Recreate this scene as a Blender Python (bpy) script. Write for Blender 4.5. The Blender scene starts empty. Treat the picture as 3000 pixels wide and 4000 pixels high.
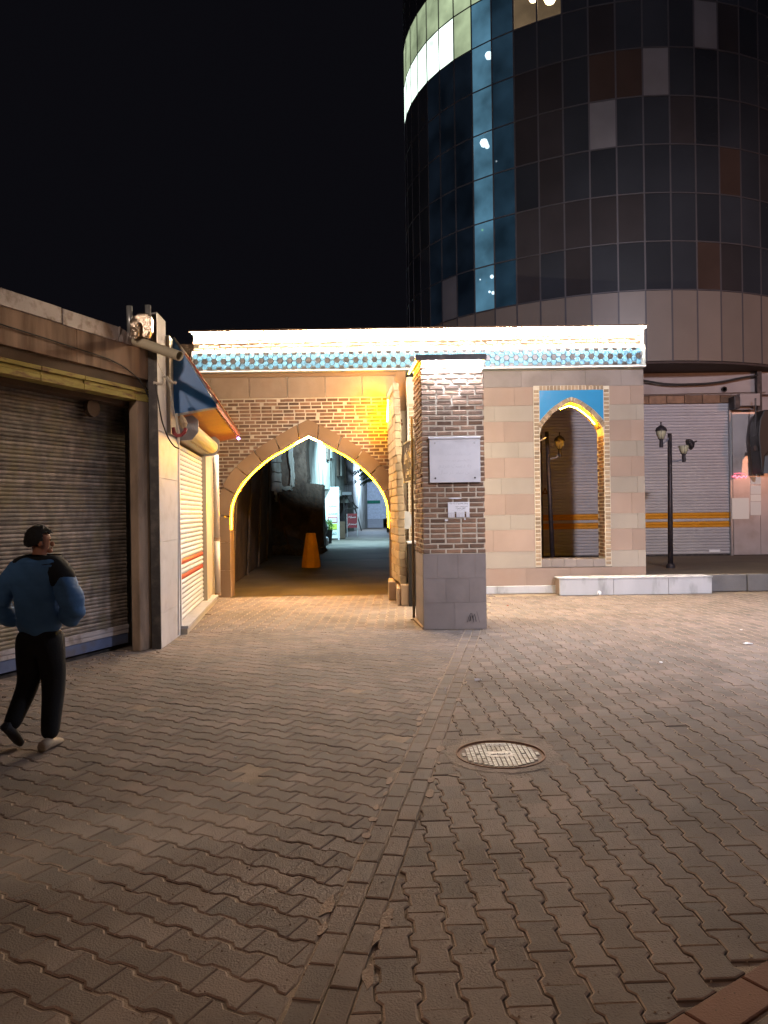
import bpy, bmesh, math, random
from mathutils import Vector, Matrix
RN = random.Random(11)
sc = bpy.context.scene
col = sc.collection
V = Vector
rad = math.radians

# ------------------------------------------------------------------ camera, world, lights, exposure
CAMZ = 1.6
cam = bpy.data.cameras.new('camera'); cam.sensor_fit = 'VERTICAL'; cam.sensor_height = 36; cam.lens = 27
cam.clip_end = 3000
camo = bpy.data.objects.new('camera', cam); col.objects.link(camo)
camo.matrix_world = Matrix.Translation((0, 0, CAMZ)) @ Matrix.Rotation(rad(90), 4, 'X') @ Matrix.Rotation(rad(-0.8), 4, 'Z')
sc.camera = camo

w = bpy.data.worlds.new('World'); sc.world = w; w.use_nodes = True
bg = w.node_tree.nodes['Background']
bg.inputs[0].default_value = (0.30, 0.29, 0.42, 1); bg.inputs[1].default_value = 0.011

def lamp(name, kind, loc, energy, color, size=0.3, target=None, angle=120, blend=.6):
    l = bpy.data.lights.new(name, kind); l.energy = energy; l.color = color
    if kind == 'AREA': l.size = size
    else: l.shadow_soft_size = size
    if kind == 'SPOT': l.spot_size = rad(angle); l.spot_blend = blend
    o = bpy.data.objects.new(name, l); col.objects.link(o); o.location = loc
    if target is not None:
        o.rotation_euler = (V(target) - V(loc)).to_track_quat('-Z', 'Y').to_euler()
    return o
# unseen street lamps with some added spots, and the cold lamp far down the alley
lamp('street_and_fill_light', 'SPOT', (-3.2, -1.0, 6.0), 400, (1.0, .60, .42), .15, (2.9, 4.2, 0), 78, 1.0)
lamp('street_and_fill_light', 'SPOT', (-4.0, -6.0, 7.5), 3900, (1.0, .80, .64), .3, (-4.1, 9.0, 3.4), 34, .9)
lamp('street_and_fill_light', 'SPOT', (4.8, -2.0, 7.5), 8500, (.97, .91, 1.0), .25, (6.6, 16.5, 1.6), 66, .9)
lamp('street_and_fill_light', 'SPOT', (9.5, 8.0, 7.5), 3600, (.80, .84, 1.0), .3, (5.0, 9.0, 0), 85, 1.0)
lamp('street_and_fill_light', 'SPOT', (15.0, 9.0, 4.0), 1500, (1.0, .42, .22), .3, (11.0, 20.5, 6.2), 70, 1.0)
lamp('street_and_fill_light', 'SPOT', (-4.0, -14.0, 8.0), 6500, (.80, .76, 1.0), .4, (7.0, 19.0, 11.5), 34, .8)  # added fill spot that lifts the dark tower, in place of city glow
lamp('street_and_fill_light', 'SPOT', (-9.5, -1.5, 3.2), 1700, (1.0, .85, .68), .1, (-1.5, 3.75, 0), 5.5, .9)  # narrow spot added to lay the light streak on the left paving
lamp('alley_light', 'SPOT', (-1.2, 41.0, 7.0), 7500, (.50, .86, 1.0), .2, (-2.0, 43.0, 0), 136, .8)
lamp('alley_light', 'SPOT', (.5, 26.5, 4.2), 5200, (.60, .88, 1.0), .2, (-3.3, 36.5, 4.8), 46, .9)
lamp('alley_light', 'POINT', (-1.0, 70.0, 5.0), 2400, (.55, .75, 1.0), .2)

sc.view_settings.view_transform = 'Standard'; sc.view_settings.look = 'None'
sc.view_settings.gamma = 1; sc.view_settings.use_curve_mapping = False
sc.view_settings.exposure = 0.0
sc.render.engine = 'CYCLES'
sc.cycles.use_denoising = True
sc.cycles.max_bounces = 6; sc.cycles.diffuse_bounces = 3
sc.cycles.sample_clamp_indirect = 4

# ------------------------------------------------------------------ geometry from the photograph: a direction plus a real distance
S = math.sin(rad(.8))
def uv(px, py):
    u, v = px - 1500, py - 2000
    return u - v * S, v + u * S
def at(px, py, D):
    u, v = uv(px, py)
    return V((u * D / 3000, D, CAMZ - v * D / 3000))
def xat(px, py, D): return at(px, py, D).x
def zat(px, py, D): return at(px, py, D).z
def gp(px, py, z=0):
    u, v = uv(px, py); D = 3000 * (CAMZ - z) / v
    return V((u * D / 3000, D, z))

# ------------------------------------------------------------------ materials
MATS = {}
def M(name, c, rough=.85, var=.25, scale=5, bump=.25, bscale=70, rand=0, metal=0, dirt=None, dscale=1.2, damt=.5,
      stretch=(1, 1, 1), c2=None, spec=.4, coat=0, bdist=.01):
    if name in MATS: return MATS[name]
    m = bpy.data.materials.new(name); m.use_nodes = True; MATS[name] = m
    nt = m.node_tree; N = nt.nodes; L = nt.links
    b = N['Principled BSDF']
    b.inputs['Roughness'].default_value = rough; b.inputs['Metallic'].default_value = metal
    b.inputs['Specular IOR Level'].default_value = spec
    b.inputs['Coat Weight'].default_value = coat
    g = N.new('ShaderNodeNewGeometry'); mp = N.new('ShaderNodeMapping'); mp.inputs['Scale'].default_value = stretch
    L.new(g.outputs['Position'], mp.inputs[0])
    def noise(s, det=6):
        n = N.new('ShaderNodeTexNoise'); n.inputs['Scale'].default_value = s; n.inputs['Detail'].default_value = det
        L.new(mp.outputs[0], n.inputs['Vector']); return n
    def math_(op, a, bb, c_=None):
        x = N.new('ShaderNodeMath'); x.operation = op
        for i, q in enumerate((a, bb, c_)):
            if q is None: continue
            if isinstance(q, (int, float)): x.inputs[i].default_value = q
            else: L.new(q, x.inputs[i])
        return x.outputs[0]
    n1 = noise(scale)
    fac = math_('MULTIPLY_ADD', n1.outputs['Fac'], 2 * var * 1.6, 1 - var * 1.6)
    if rand:
        oi = N.new('ShaderNodeObjectInfo'); at_ = N.new('ShaderNodeAttribute'); at_.attribute_name = 'tone'
        s_ = math_('FRACT', math_('ADD', oi.outputs['Random'], at_.outputs['Fac']), 0)
        fac = math_('MULTIPLY', fac, math_('MULTIPLY_ADD', s_, 2 * rand, 1 - rand))
    rgb = N.new('ShaderNodeRGB'); rgb.outputs[0].default_value = (*c, 1)
    base = rgb.outputs[0]
    if c2:
        mx = N.new('ShaderNodeMix'); mx.data_type = 'RGBA'
        mx.inputs['A'].default_value = (*c, 1); mx.inputs['B'].default_value = (*c2, 1)
        n3 = noise(scale * .6, 3); r = N.new('ShaderNodeMapRange'); r.inputs[1].default_value = .42; r.inputs[2].default_value = .6
        L.new(n3.outputs['Fac'], r.inputs[0])
        if rand:
            q = math_('FRACT', math_('MULTIPLY', s_, 7.31), 0); fq = math_('MULTIPLY_ADD', r.outputs[0], .35, math_('MULTIPLY', q, .65))
            L.new(fq, mx.inputs['Factor'])
        else: L.new(r.outputs[0], mx.inputs['Factor'])
        base = mx.outputs['Result']
    hsv = N.new('ShaderNodeVectorMath'); hsv.operation = 'SCALE'
    L.new(base, hsv.inputs[0]); L.new(fac, hsv.inputs['Scale'])
    out = hsv.outputs[0]
    if dirt:
        n2 = noise(dscale, 8); r = N.new('ShaderNodeMapRange'); r.inputs[1].default_value = .5; r.inputs[2].default_value = .68
        r.inputs[4].default_value = damt
        L.new(n2.outputs['Fac'], r.inputs[0])
        mx = N.new('ShaderNodeMix'); mx.data_type = 'RGBA'; mx.inputs['B'].default_value = (*dirt, 1)
        L.new(r.outputs[0], mx.inputs['Factor']); L.new(out, mx.inputs['A']); out = mx.outputs['Result']
    L.new(out, b.inputs['Base Color'])
    if bump:
        nb = noise(bscale, 5); bp = N.new('ShaderNodeBump'); bp.inputs['Strength'].default_value = bump; bp.inputs['Distance'].default_value = bdist
        L.new(nb.outputs['Fac'], bp.inputs['Height']); L.new(bp.outputs[0], b.inputs['Normal'])
    return m
def E(name, c, s):
    if name in MATS: return MATS[name]
    m = bpy.data.materials.new(name); m.use_nodes = True; MATS[name] = m
    b = m.node_tree.nodes['Principled BSDF']; b.inputs['Base Color'].default_value = (.6, .6, .6, 1)
    b.inputs['Emission Color'].default_value = (*c, 1); b.inputs['Emission Strength'].default_value = s
    return m
def GL(name, c, emit=0.0, trans=.35, rough=.06):      # see-through glazing film that also glows with the room's light behind it
    m = bpy.data.materials.new(name); m.use_nodes = True
    nt = m.node_tree; N = nt.nodes; L = nt.links; b = N['Principled BSDF']
    b.inputs['Base Color'].default_value = (*[q * .1 for q in c], 1); b.inputs['Roughness'].default_value = rough
    b.inputs['Emission Color'].default_value = (*c, 1)
    g = N.new('ShaderNodeNewGeometry'); n = N.new('ShaderNodeTexNoise'); n.inputs['Scale'].default_value = 1.1; n.inputs['Detail'].default_value = 3
    L.new(g.outputs['Position'], n.inputs['Vector'])
    ma = N.new('ShaderNodeMapRange'); ma.inputs[1].default_value = .3; ma.inputs[2].default_value = .75
    ma.inputs[3].default_value = .45 * emit; ma.inputs[4].default_value = 1.6 * emit
    L.new(n.outputs['Fac'], ma.inputs[0]); L.new(ma.outputs[0], b.inputs['Emission Strength'])
    t = N.new('ShaderNodeBsdfTransparent'); mx = N.new('ShaderNodeMixShader'); mx.inputs[0].default_value = trans
    L.new(b.outputs[0], mx.inputs[1]); L.new(t.outputs[0], mx.inputs[2])
    L.new(mx.outputs[0], N['Material Output'].inputs['Surface'])
    return m

mBRICK = M('brick clay', (.25, .145, .09), var=.3, scale=9, bump=.5, bscale=60, rand=.38, c2=(.15, .095, .068))
mMORT = M('pale mortar', (.62, .55, .45), var=.15, scale=14, bump=.5, bscale=90, dirt=(.24, .17, .12), dscale=.9, damt=.4)
mBUFF = M('buff brick', (.34, .25, .17), var=.25, scale=9, bump=.5, rand=.3)
mSAND = M('brown arch stone', (.27, .175, .105), var=.12, scale=3, bump=.2, rand=.10, dirt=(.2, .12, .075), dscale=1.5, damt=.4)
mPANEL = M('rough travertine panel', (.36, .27, .2), var=.16, scale=3, bump=.6, bscale=22, rand=.07, dirt=(.25, .16, .11), dscale=1.3, damt=.5)
mPINK = M('pink sandstone', (.325, .24, .20), var=.14, scale=1.6, bump=.15, rand=.10, dirt=(.3, .19, .14), dscale=1.0, damt=.35)
mGREY = M('grey beige stone', (.33, .285, .245), var=.14, scale=1.8, bump=.15, rand=.08, stretch=(1, 1, .5))
mBASE = M('smooth mauve base stone', (.25, .215, .205), var=.12, scale=2.2, bump=.12, rand=.07, dirt=(.15, .12, .11), dscale=2.0, damt=.45)
mTILE = M('turquoise blue glaze', (.055, .165, .290), rough=.42, var=.12, scale=5, bump=.05, rand=.12, spec=.4)
mDTILE = M('dark hexagon glaze', (.016, .013, .013), rough=.3, var=.3, scale=8, bump=.05, rand=.35, spec=.5)
mGROUT = M('pale tile grout', (.30, .34, .36), rough=.8, var=.08)
mBLUEP = M('bright blue glazed panel', (.035, .24, .50), rough=.12, var=.08, scale=2, bump=.25, bscale=9, spec=.6)
mWSTONE = M('white marble', (.62, .62, .66), rough=.45, var=.07, scale=4, bump=.05, dirt=(.42, .42, .45), dscale=3, damt=.5)
mKERB = M('weathered white kerb marble', (.50, .50, .53), rough=.6, var=.12, scale=3, bump=.1, dirt=(.2, .2, .2), dscale=4.5, damt=.75, stretch=(1, 1, .3))
mPAVE = M('concrete paver', (.195, .150, .128), var=.2, scale=3, bump=.45, bscale=120, rand=.20, c2=(.155, .132, .12), dirt=(.095, .075, .062), dscale=.8, damt=.75)
mEDGE = M('sandy worn edge with highlight', (.32, .245, .195), var=.35, scale=9, bump=.4, bscale=120, dirt=(.16, .12, .10), dscale=3.5, damt=.8)  # sand and wear, plus the lit-chamfer highlight put into the paler colour
mPAVER2 = M('red concrete slab', (.19, .10, .072), var=.15, scale=3, bump=.35, bscale=120, rand=.1)
mJOINT = M('sandy joint fill', (.26, .20, .15), var=.25, scale=12, bump=.6, bscale=150, dirt=(.07, .05, .04), dscale=2.2, damt=.9)
mCEM = M('cement mortar', (.27, .20, .155), var=.2, scale=10, bump=.6, bscale=90)
mCEM2 = M('dark cement collar', (.20, .155, .13), var=.3, scale=9, bump=.8, bscale=60, dirt=(.08, .065, .05), dscale=5, damt=.7)
mASPH = M('alley asphalt', (.15, .125, .105), var=.3, scale=1.2, bump=.5, bscale=40, dirt=(.035, .03, .03), dscale=.35, damt=.8, rough=.7)
mEARTH = M('earth', (.06, .05, .04))
mWALK = M('brown raised pavement', (.17, .13, .095), var=.2, scale=1.4, bump=.25, bscale=50, dirt=(.10, .075, .06), dscale=.6, damt=.5)
mGKERB = M('grey concrete kerb', (.16, .155, .16), var=.25, scale=3, bump=.4)
mIRON = M('worn cast metal', (.46, .45, .44), rough=.55, metal=.1, var=.15, scale=12, bump=.2, dirt=(.15, .09, .05), dscale=9, damt=.6)
mRUST = M('rusty frame iron', (.20, .11, .07), rough=.7, metal=.3, var=.3, scale=14, bump=.4)
mSLATOLD = M('dirty old shutter slat', (.27, .225, .20), rough=.62, var=.5, scale=4.5, bump=.25, rand=.18, dirt=(.22, .18, .095), dscale=1.6, damt=.6, stretch=(2.6, 2.6, 1.6), metal=.2, c2=(.10, .085, .075))
mSLATW = M('white shutter slat', (.64, .66, .69), rough=.4, var=.05, scale=3, bump=.05, rand=.04)
mSLATL = M('lilac white shutter slat', (.44, .425, .455), rough=.42, var=.07, scale=2, bump=.05, rand=.06)
mREDP = M('red painted slat', (.50, .085, .04), rough=.45, var=.1)
mORP = M('orange painted slat', (.62, .27, .02), rough=.45, var=.1)
mDWHT = M('dirty white painted metal', (.40, .36, .38), rough=.6, var=.15, scale=5, bump=.1, dirt=(.12, .085, .06), dscale=6, damt=.8)
mBLUEOLD = M('faded blue paint', (.10, .13, .24), rough=.6, var=.25, scale=5, dirt=(.1, .08, .07), dscale=5, damt=.6)
mFASC = M('rust streaked concrete', (.25, .165, .12), var=.5, scale=2.6, bump=.35, stretch=(3.2, 3.2, .5), dirt=(.085, .042, .02), dscale=1.6, damt=.85)
mBROWNB = M('brown timber strip', (.095, .06, .04), var=.3, scale=3, bump=.3)
mYELB = M('flaking yellow beam', (.38, .31, .09), var=.3, scale=5, bump=.5, bscale=30, dirt=(.17, .09, .05), dscale=5, damt=.9, stretch=(1, 1, 4))
mPOST = M('worn concrete jamb', (.24, .17, .125), var=.3, scale=6, bump=.6, bscale=30, dirt=(.10, .07, .055), dscale=4, damt=.7, stretch=(1, 1, .35))
mSTEEL = M('dark steel channel', (.045, .04, .042), rough=.55, metal=.4, var=.3, scale=9, dirt=(.14, .12, .11), dscale=7, damt=.5)
mFLASH = M('bent zinc flashing', (.36, .31, .31), rough=.5, metal=.25, var=.15, scale=5, bump=.2, dirt=(.09, .045, .025), dscale=7, damt=.8)
mPLAST = M('grey plaster', (.34, .32, .33), var=.18, scale=4, bump=.4, dirt=(.2, .18, .17), dscale=3, damt=.5)
mMARB2 = M('bluish marble slab', (.50, .49, .52), rough=.32, var=.09, scale=3.5, bump=.08, dirt=(.36, .34, .35), dscale=6, damt=.5)
mBEIGEM = M('beige marble', (.50, .44, .35), rough=.45, var=.08, scale=4, bump=.1)
mBLUEM = M('blue sheet metal', (.018, .14, .42), rough=.4, var=.06, scale=3, bump=.03, coat=.2)
mUNDER = M('orange lit soffit', (.42, .13, .03), rough=.5, var=.15, scale=4)  # orange light on the reddish wood is put into this colour
mREDT = M('red roof edge', (.30, .05, .03), rough=.6, var=.3, scale=20, bump=.5)
mCREAM = M('cream painted steel', (.50, .44, .28), rough=.45, var=.06)
mPVC = M('cream plastic pipe', (.55, .48, .36), rough=.4, var=.05)
mGALV = M('galvanised steel', (.42, .42, .43), rough=.35, metal=.6, var=.15, scale=14)
mGREYP = M('grey painted plate', (.33, .34, .38), rough=.6, var=.12)
mFOIL = M('crumpled foil', (.62, .50, .40), rough=.25, metal=.8, var=.2, scale=20, bump=1.0, bscale=35)
mPIPEW = M('white drain pipe', (.55, .50, .48), rough=.4, var=.08)
mCABLE = M('black cable', (.02, .018, .018), rough=.6, var=.1)
mCABLEW = M('white cable', (.5, .45, .40), rough=.6, var=.1)
mREDTAPE = M('dark red tape', (.25, .03, .035), rough=.5, var=.1)
mCLOTH = M('beige cloth wrap', (.36, .27, .18), rough=.9, var=.3, scale=18, bump=.8, bscale=40)
mBLACK = M('black enamel', (.012, .011, .012), rough=.5, var=.1)
mPOLE = M('dark painted pole', (.035, .028, .034), rough=.5, metal=.3, var=.3, scale=14, dirt=(.11, .075, .06), dscale=14, damt=.4)
mGPOLE = M('bronze steel post', (.16, .12, .07), rough=.5, metal=.4, var=.2)
mSIGN = M('brown sign face', (.022, .010, .006), rough=.8, var=.12)
mCREAMT = M('cream sign border', (.70, .62, .45), rough=.5, var=.05)
mPAPER = M('white paper', (.78, .78, .82), rough=.8, var=.04, bump=.05)
mINK = M('black ink', (.02, .02, .025), rough=.7, var=.1)
mENGR = M('faint engraved grey', (.55, .55, .585), rough=.6, var=.1)
mTPANEL = M('tower cladding panel', (.17, .14, .12), rough=.35, var=.1, scale=1.2, bump=.03, rand=.10)
mSOFF = M('dark tower soffit', (.055, .038, .035), var=.2)
mMULL = M('tower mullion', (.075, .07, .078), rough=.5, metal=.2, var=.1)
mSHOPW = M('dull white render', (.34, .29, .28), var=.15, scale=2, bump=.3, dirt=(.22, .17, .16), dscale=1.3, damt=.5)
mCLAD = M('brushed steel cladding', (.50, .45, .45), rough=.3, metal=.25, var=.12, scale=2.5, bump=.05, dirt=(.25, .16, .10), dscale=1.6, damt=.4)
mFROST = M('dusty lantern glass', (.42, .38, .26), rough=.4, var=.1, spec=.6)
mDARKSH = M('dark brown shopfront', (.05, .028, .016), rough=.5, var=.2)
mORL = M('dull orange letter', (.20, .065, .01), rough=.5)
mMUD = M('dark mud wall', (.11, .085, .07), var=.45, scale=1.3, bump=1.0, bscale=4, dirt=(.03, .022, .02), dscale=1.1, damt=.85, bdist=.16)
mMUD2 = M('dark alley wall', (.085, .055, .038), var=.5, scale=1.0, bump=.9, bscale=4, bdist=.12)  # very dark brown, uneven in tone
mPLG = M('peeling pale plaster', (.40, .42, .40), var=.3, scale=1.5, bump=.9, bscale=5, dirt=(.11, .10, .085), dscale=.9, damt=1.0, stretch=(1.6, 1.6, .5), bdist=.10)
mROCKP = M('stacked stone', (.30, .235, .16), var=.25, scale=9, bump=.7, bscale=35, rand=.14, dirt=(.17, .12, .09), dscale=6, damt=.5)
mCONE = M('yellow brown painted concrete', (.62, .32, .08), var=.2, scale=4, bump=.2)
mLEAF = M('leaf', (.05, .10, .04), rough=.6, var=.3, scale=6, bump=0)
mSKIN = M('skin', (.36, .15, .09), rough=.6, var=.05, bump=0)
mHAIR = M('black hair', (.012, .010, .010), rough=.6, var=.2, scale=60, bump=.8, bscale=200)
mJACK = M('blue quilted jacket', (.070, .185, .410), rough=.75, var=.18, scale=7, bump=.35, bscale=28)
mYOKE = M('black jacket yoke', (.012, .014, .018), rough=.8, var=.2)
mTROU = M('black trousers', (.010, .010, .012), rough=.85, var=.2, bump=.3, bscale=60)
mSHOE = M('pale shoe', (.42, .33, .24), rough=.6, var=.15, scale=20)
eWARM = E('warm led', (1.0, .80, .57), 2050)
eCOLD = E('cold led', (.78, .86, 1.0), 1050)
eAMB = E('amber led', (1.0, .42, .002), 560)
eAMB5 = E('added amber rear led', (1.0, .44, .004), 900)
eGLOWBAND = E('painted amber glow', (1.0, .37, .008), 2.1)
eAMB2 = E('amber led strong', (1.0, .44, .010), 700)
eAMB4 = E('amber wall led', (1.0, .42, .004), 1700)
eBACK = E('added back led', (1.0, .84, .58), 3400)
eAMB3 = E('amber pillar led', (1.0, .44, .02), 260)

# ------------------------------------------------------------------ builders
WL = {}
def wl(o): return WL.get(o.name, V((0, 0, 0))) if o else V((0, 0, 0))
def thing(name, label, cat, loc=(0, 0, 0), group=None, kind=None):
    o = bpy.data.objects.new(name, None); col.objects.link(o); o.location = loc; o.empty_display_size = .2
    WL[o.name] = V(loc); o['label'] = label; o['category'] = cat
    if group: o['group'] = group
    if kind: o['kind'] = kind
    return o
def tag(o, label, cat, group=None):
    o['label'] = label; o['category'] = cat
    if group: o['group'] = group
    return o
class MB:
    def __init__(s): s.v = []; s.f = []; s.t = []
    def add(s, vs, fs, tone=0.0):
        k = len(s.v); s.v += [V(p) for p in vs]; s.f += [[i + k for i in f] for f in fs]; s.t += [tone] * len(fs); return s
    def box(s, x0, x1, y0, y1, z0, z1, tone=0.0):
        return s.hexa([(x0, y0, z0), (x1, y0, z0), (x1, y1, z0), (x0, y1, z0), (x0, y0, z1), (x1, y0, z1), (x1, y1, z1), (x0, y1, z1)], tone)
    def hexa(s, p, tone=0.0):
        return s.add(p, [(0, 3, 2, 1), (4, 5, 6, 7), (0, 1, 5, 4), (1, 2, 6, 5), (2, 3, 7, 6), (3, 0, 4, 7)], tone)
    def prism(s, pts, d, tone=0.0):            # planar outline pushed along d
        n = len(pts); d = V(d); pts = [V(p) for p in pts]
        return s.add(pts + [p + d for p in pts], [list(range(n)), list(range(2 * n - 1, n - 1, -1))] + [(i, i + n, (i + 1) % n + n, (i + 1) % n) for i in range(n)], tone)
    def tube(s, pts, r, n=8, cap=True):
        pts = [V(p) for p in pts]; rr = r if isinstance(r, (list, tuple)) else [r] * len(pts)
        vs = []; fs = []; prev = None
        for i, p in enumerate(pts):
            t = (pts[min(i + 1, len(pts) - 1)] - pts[max(i - 1, 0)]).normalized()
            a = t.orthogonal().normalized() if prev is None else (prev - t * prev.dot(t)).normalized()
            prev = a; b = t.cross(a)
            for k in range(n):
                an = 2 * math.pi * k / n; vs.append(p + (a * math.cos(an) + b * math.sin(an)) * rr[i])
        for i in range(len(pts) - 1):
            for k in range(n): fs.append((i * n + k, i * n + (k + 1) % n, (i + 1) * n + (k + 1) % n, (i + 1) * n + k))
        if cap: fs.append(list(range(n))[::-1]); fs.append([(len(pts) - 1) * n + k for k in range(n)])
        return s.add(vs, fs)
    def lathe(s, c, prof, n=20, axis=(0, 0, 1), rot=0):
        c = V(c); q = V((0, 0, 1)).rotation_difference(V(axis)); vs = []; fs = []
        for r, z in prof:
            for k in range(n):
                a = 2 * math.pi * k / n + rot; vs.append(c + q @ V((r * math.cos(a), r * math.sin(a), z)))
        m = len(prof)
        for i in range(m - 1):
            for k in range(n): fs.append((i * n + k, i * n + (k + 1) % n, (i + 1) * n + (k + 1) % n, (i + 1) * n + k))
        fs.append(list(range(n))[::-1]); fs.append([(m - 1) * n + k for k in range(n)])
        return s.add(vs, fs)
    def mesh(s, name, mat, org=V((0, 0, 0)), tones=False):
        me = bpy.data.meshes.new(name); me.from_pydata([tuple(p - org) for p in s.v], [], s.f)
        if tones:
            a = me.attributes.new('tone', 'FLOAT', 'FACE'); a.data.foreach_set('value', s.t)
        me.materials.append(mat)
        bm = bmesh.new(); bm.from_mesh(me); bmesh.ops.recalc_face_normals(bm, faces=bm.faces); bm.to_mesh(me); bm.free()
        return me
    def build(s, name, mat, parent=None, smooth=False, bevel=0, kind=None, tones=False, org=None):
        if parent is not None: org = wl(parent)
        elif org is None:
            xs = [p.x for p in s.v]; ys = [p.y for p in s.v]; org = V(((min(xs) + max(xs)) / 2, (min(ys) + max(ys)) / 2, min(p.z for p in s.v)))
        org = V(org)
        me = s.mesh(name, mat, org, tones); o = bpy.data.objects.new(name, me); col.objects.link(o)
        if parent is not None: o.parent = parent
        else: o.location = org
        WL[o.name] = org
        if smooth:
            for p in me.polygons: p.use_smooth = True
        if bevel:
            m = o.modifiers.new('b', 'BEVEL'); m.width = bevel; m.segments = 2; m.limit_method = 'ANGLE'
        if kind: o['kind'] = kind
        return o
def pieces(parent, name, mesh, mats, limit=300, restname=None):
    """alike pieces sharing mesh data; what is past the limit is joined as one part"""
    org = wl(parent); objs = []
    for m in mats[:limit]:
        me = m[1] if isinstance(m, tuple) else mesh; mt = m[0] if isinstance(m, tuple) else m
        o = bpy.data.objects.new(name, me); col.objects.link(o); o.parent = parent
        o.matrix_local = Matrix.Translation(-org) @ mt; objs.append(o)
    rest = mats[limit:]
    if rest:
        b = MB(); mat = None; mi = []; mats2 = None
        for m in rest:
            me = m[1] if isinstance(m, tuple) else mesh; mt = m[0] if isinstance(m, tuple) else m
            mat = me.materials[0]; mats2 = list(me.materials); mi += [p.material_index for p in me.polygons]
            b.add([mt @ v.co for v in me.vertices], [list(p.vertices) for p in me.polygons], RN.random())
        o = b.build(restname or name + '_field', mat, parent, kind='stuff', tones=True)
        for q in mats2[1:]: o.data.materials.append(q)
        if any(mi): o.data.polygons.foreach_set('material_index', mi)
    return objs
def ubox(L, D, H, c, mat, name):
    """unit piece with chamfered front edges: length x, depth y (front at -y), height z, origin at the middle of the front face"""
    b = MB(); l, h = L / 2, H / 2
    vs = [(-l + c, 0, -h + c), (l - c, 0, -h + c), (l - c, 0, h - c), (-l + c, 0, h - c),
          (-l, c, -h), (l, c, -h), (l, c, h), (-l, c, h), (-l, D, -h), (l, D, -h), (l, D, h), (-l, D, h)]
    fs = [(0, 1, 2, 3)]
    for i in range(4): fs += [(i, i + 4, (i + 1) % 4 + 4, (i + 1) % 4), (i + 4, i + 8, (i + 1) % 4 + 8, (i + 1) % 4 + 4)]
    b.add(vs, fs); return b.mesh(name, mat)
def basis(u, n, up, loc, sx=1, sz=1):
    m = Matrix((u * sx, -n, up * sz)).transposed().to_4x4(); m.translation = loc; return m

# ------------------------------------------------------------------ Arabic lettering
FORMS = {'ا': ('FE8D', 'FE8E', None, None), 'ب': ('FE8F', 'FE90', 'FE91', 'FE92'), 'ت': ('FE95', 'FE96', 'FE97', 'FE98'),
         'ح': ('FEA1', 'FEA2', 'FEA3', 'FEA4'), 'خ': ('FEA5', 'FEA6', 'FEA7', 'FEA8'), 'د': ('FEA9', 'FEAA', None, None),
         'ر': ('FEAD', 'FEAE', None, None), 'ز': ('FEAF', 'FEB0', None, None), 'س': ('FEB1', 'FEB2', 'FEB3', 'FEB4'),
         'ش': ('FEB5', 'FEB6', 'FEB7', 'FEB8'), 'ض': ('FEBD', 'FEBE', 'FEBF', 'FEC0'), 'ف': ('FED1', 'FED2', 'FED3', 'FED4'),
         'ل': ('FEDD', 'FEDE', 'FEDF', 'FEE0'), 'م': ('FEE1', 'FEE2', 'FEE3', 'FEE4'), 'ن': ('FEE5', 'FEE6', 'FEE7', 'FEE8'),
         'ه': ('FEE9', 'FEEA', 'FEEB', 'FEEC'), 'و': ('FEED', 'FEEE', None, None), 'ی': ('FBFC', 'FBFD', 'FBFE', 'FBFF'),
         'L': ('FEFB', 'FEFC', None, None), 'ع': ('FEC9', 'FECA', 'FECB', 'FECC'), 'ک': ('FB8E', 'FB8F', 'FB90', 'FB91')}
def shape(t):
    t = t.replace('لا', 'L'); out = []
    for i, ch in enumerate(t):
        if ch not in FORMS: out.append(ch); continue
        pj = i > 0 and t[i - 1] in FORMS and FORMS[t[i - 1]][2] is not None
        nj = i + 1 < len(t) and t[i + 1] in FORMS and FORMS[ch][2] is not None
        f = FORMS[ch][{(0, 0): 0, (1, 0): 1, (0, 1): 2, (1, 1): 3}[(int(pj), int(nj))]]
        out.append(chr(int(f, 16)))
    return ''.join(out[::-1])
def text(name, s, size, u, up, loc, mat, parent=None, ext=.001, arabic=True, align='CENTER', fit=None):
    c = bpy.data.curves.new(name, 'FONT'); c.body = shape(s) if arabic else s; c.size = size; c.align_x = align; c.extrude = ext
    c.resolution_u = 3
    o = bpy.data.objects.new(name, c); col.objects.link(o); bpy.context.view_layer.update()
    me = bpy.data.meshes.new_from_object(o.evaluated_get(bpy.context.evaluated_depsgraph_get()))
    bpy.data.objects.remove(o); u = V(u).normalized(); up = V(up).normalized(); n = u.cross(up)
    m = Matrix((u, up, n)).transposed().to_4x4(); m.translation = V(loc)
    if fit and len(me.vertices):
        wd = max(v.co.x for v in me.vertices) - min(v.co.x for v in me.vertices)
        m = m @ Matrix.Diagonal((fit / wd, fit / wd, 1, 1))
    org = wl(parent); me.transform(Matrix.Translation(-org) @ m); me.materials.clear(); me.materials.append(mat)
    o = bpy.data.objects.new(name, me); col.objects.link(o)
    if parent is not None: o.parent = parent
    return o

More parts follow.
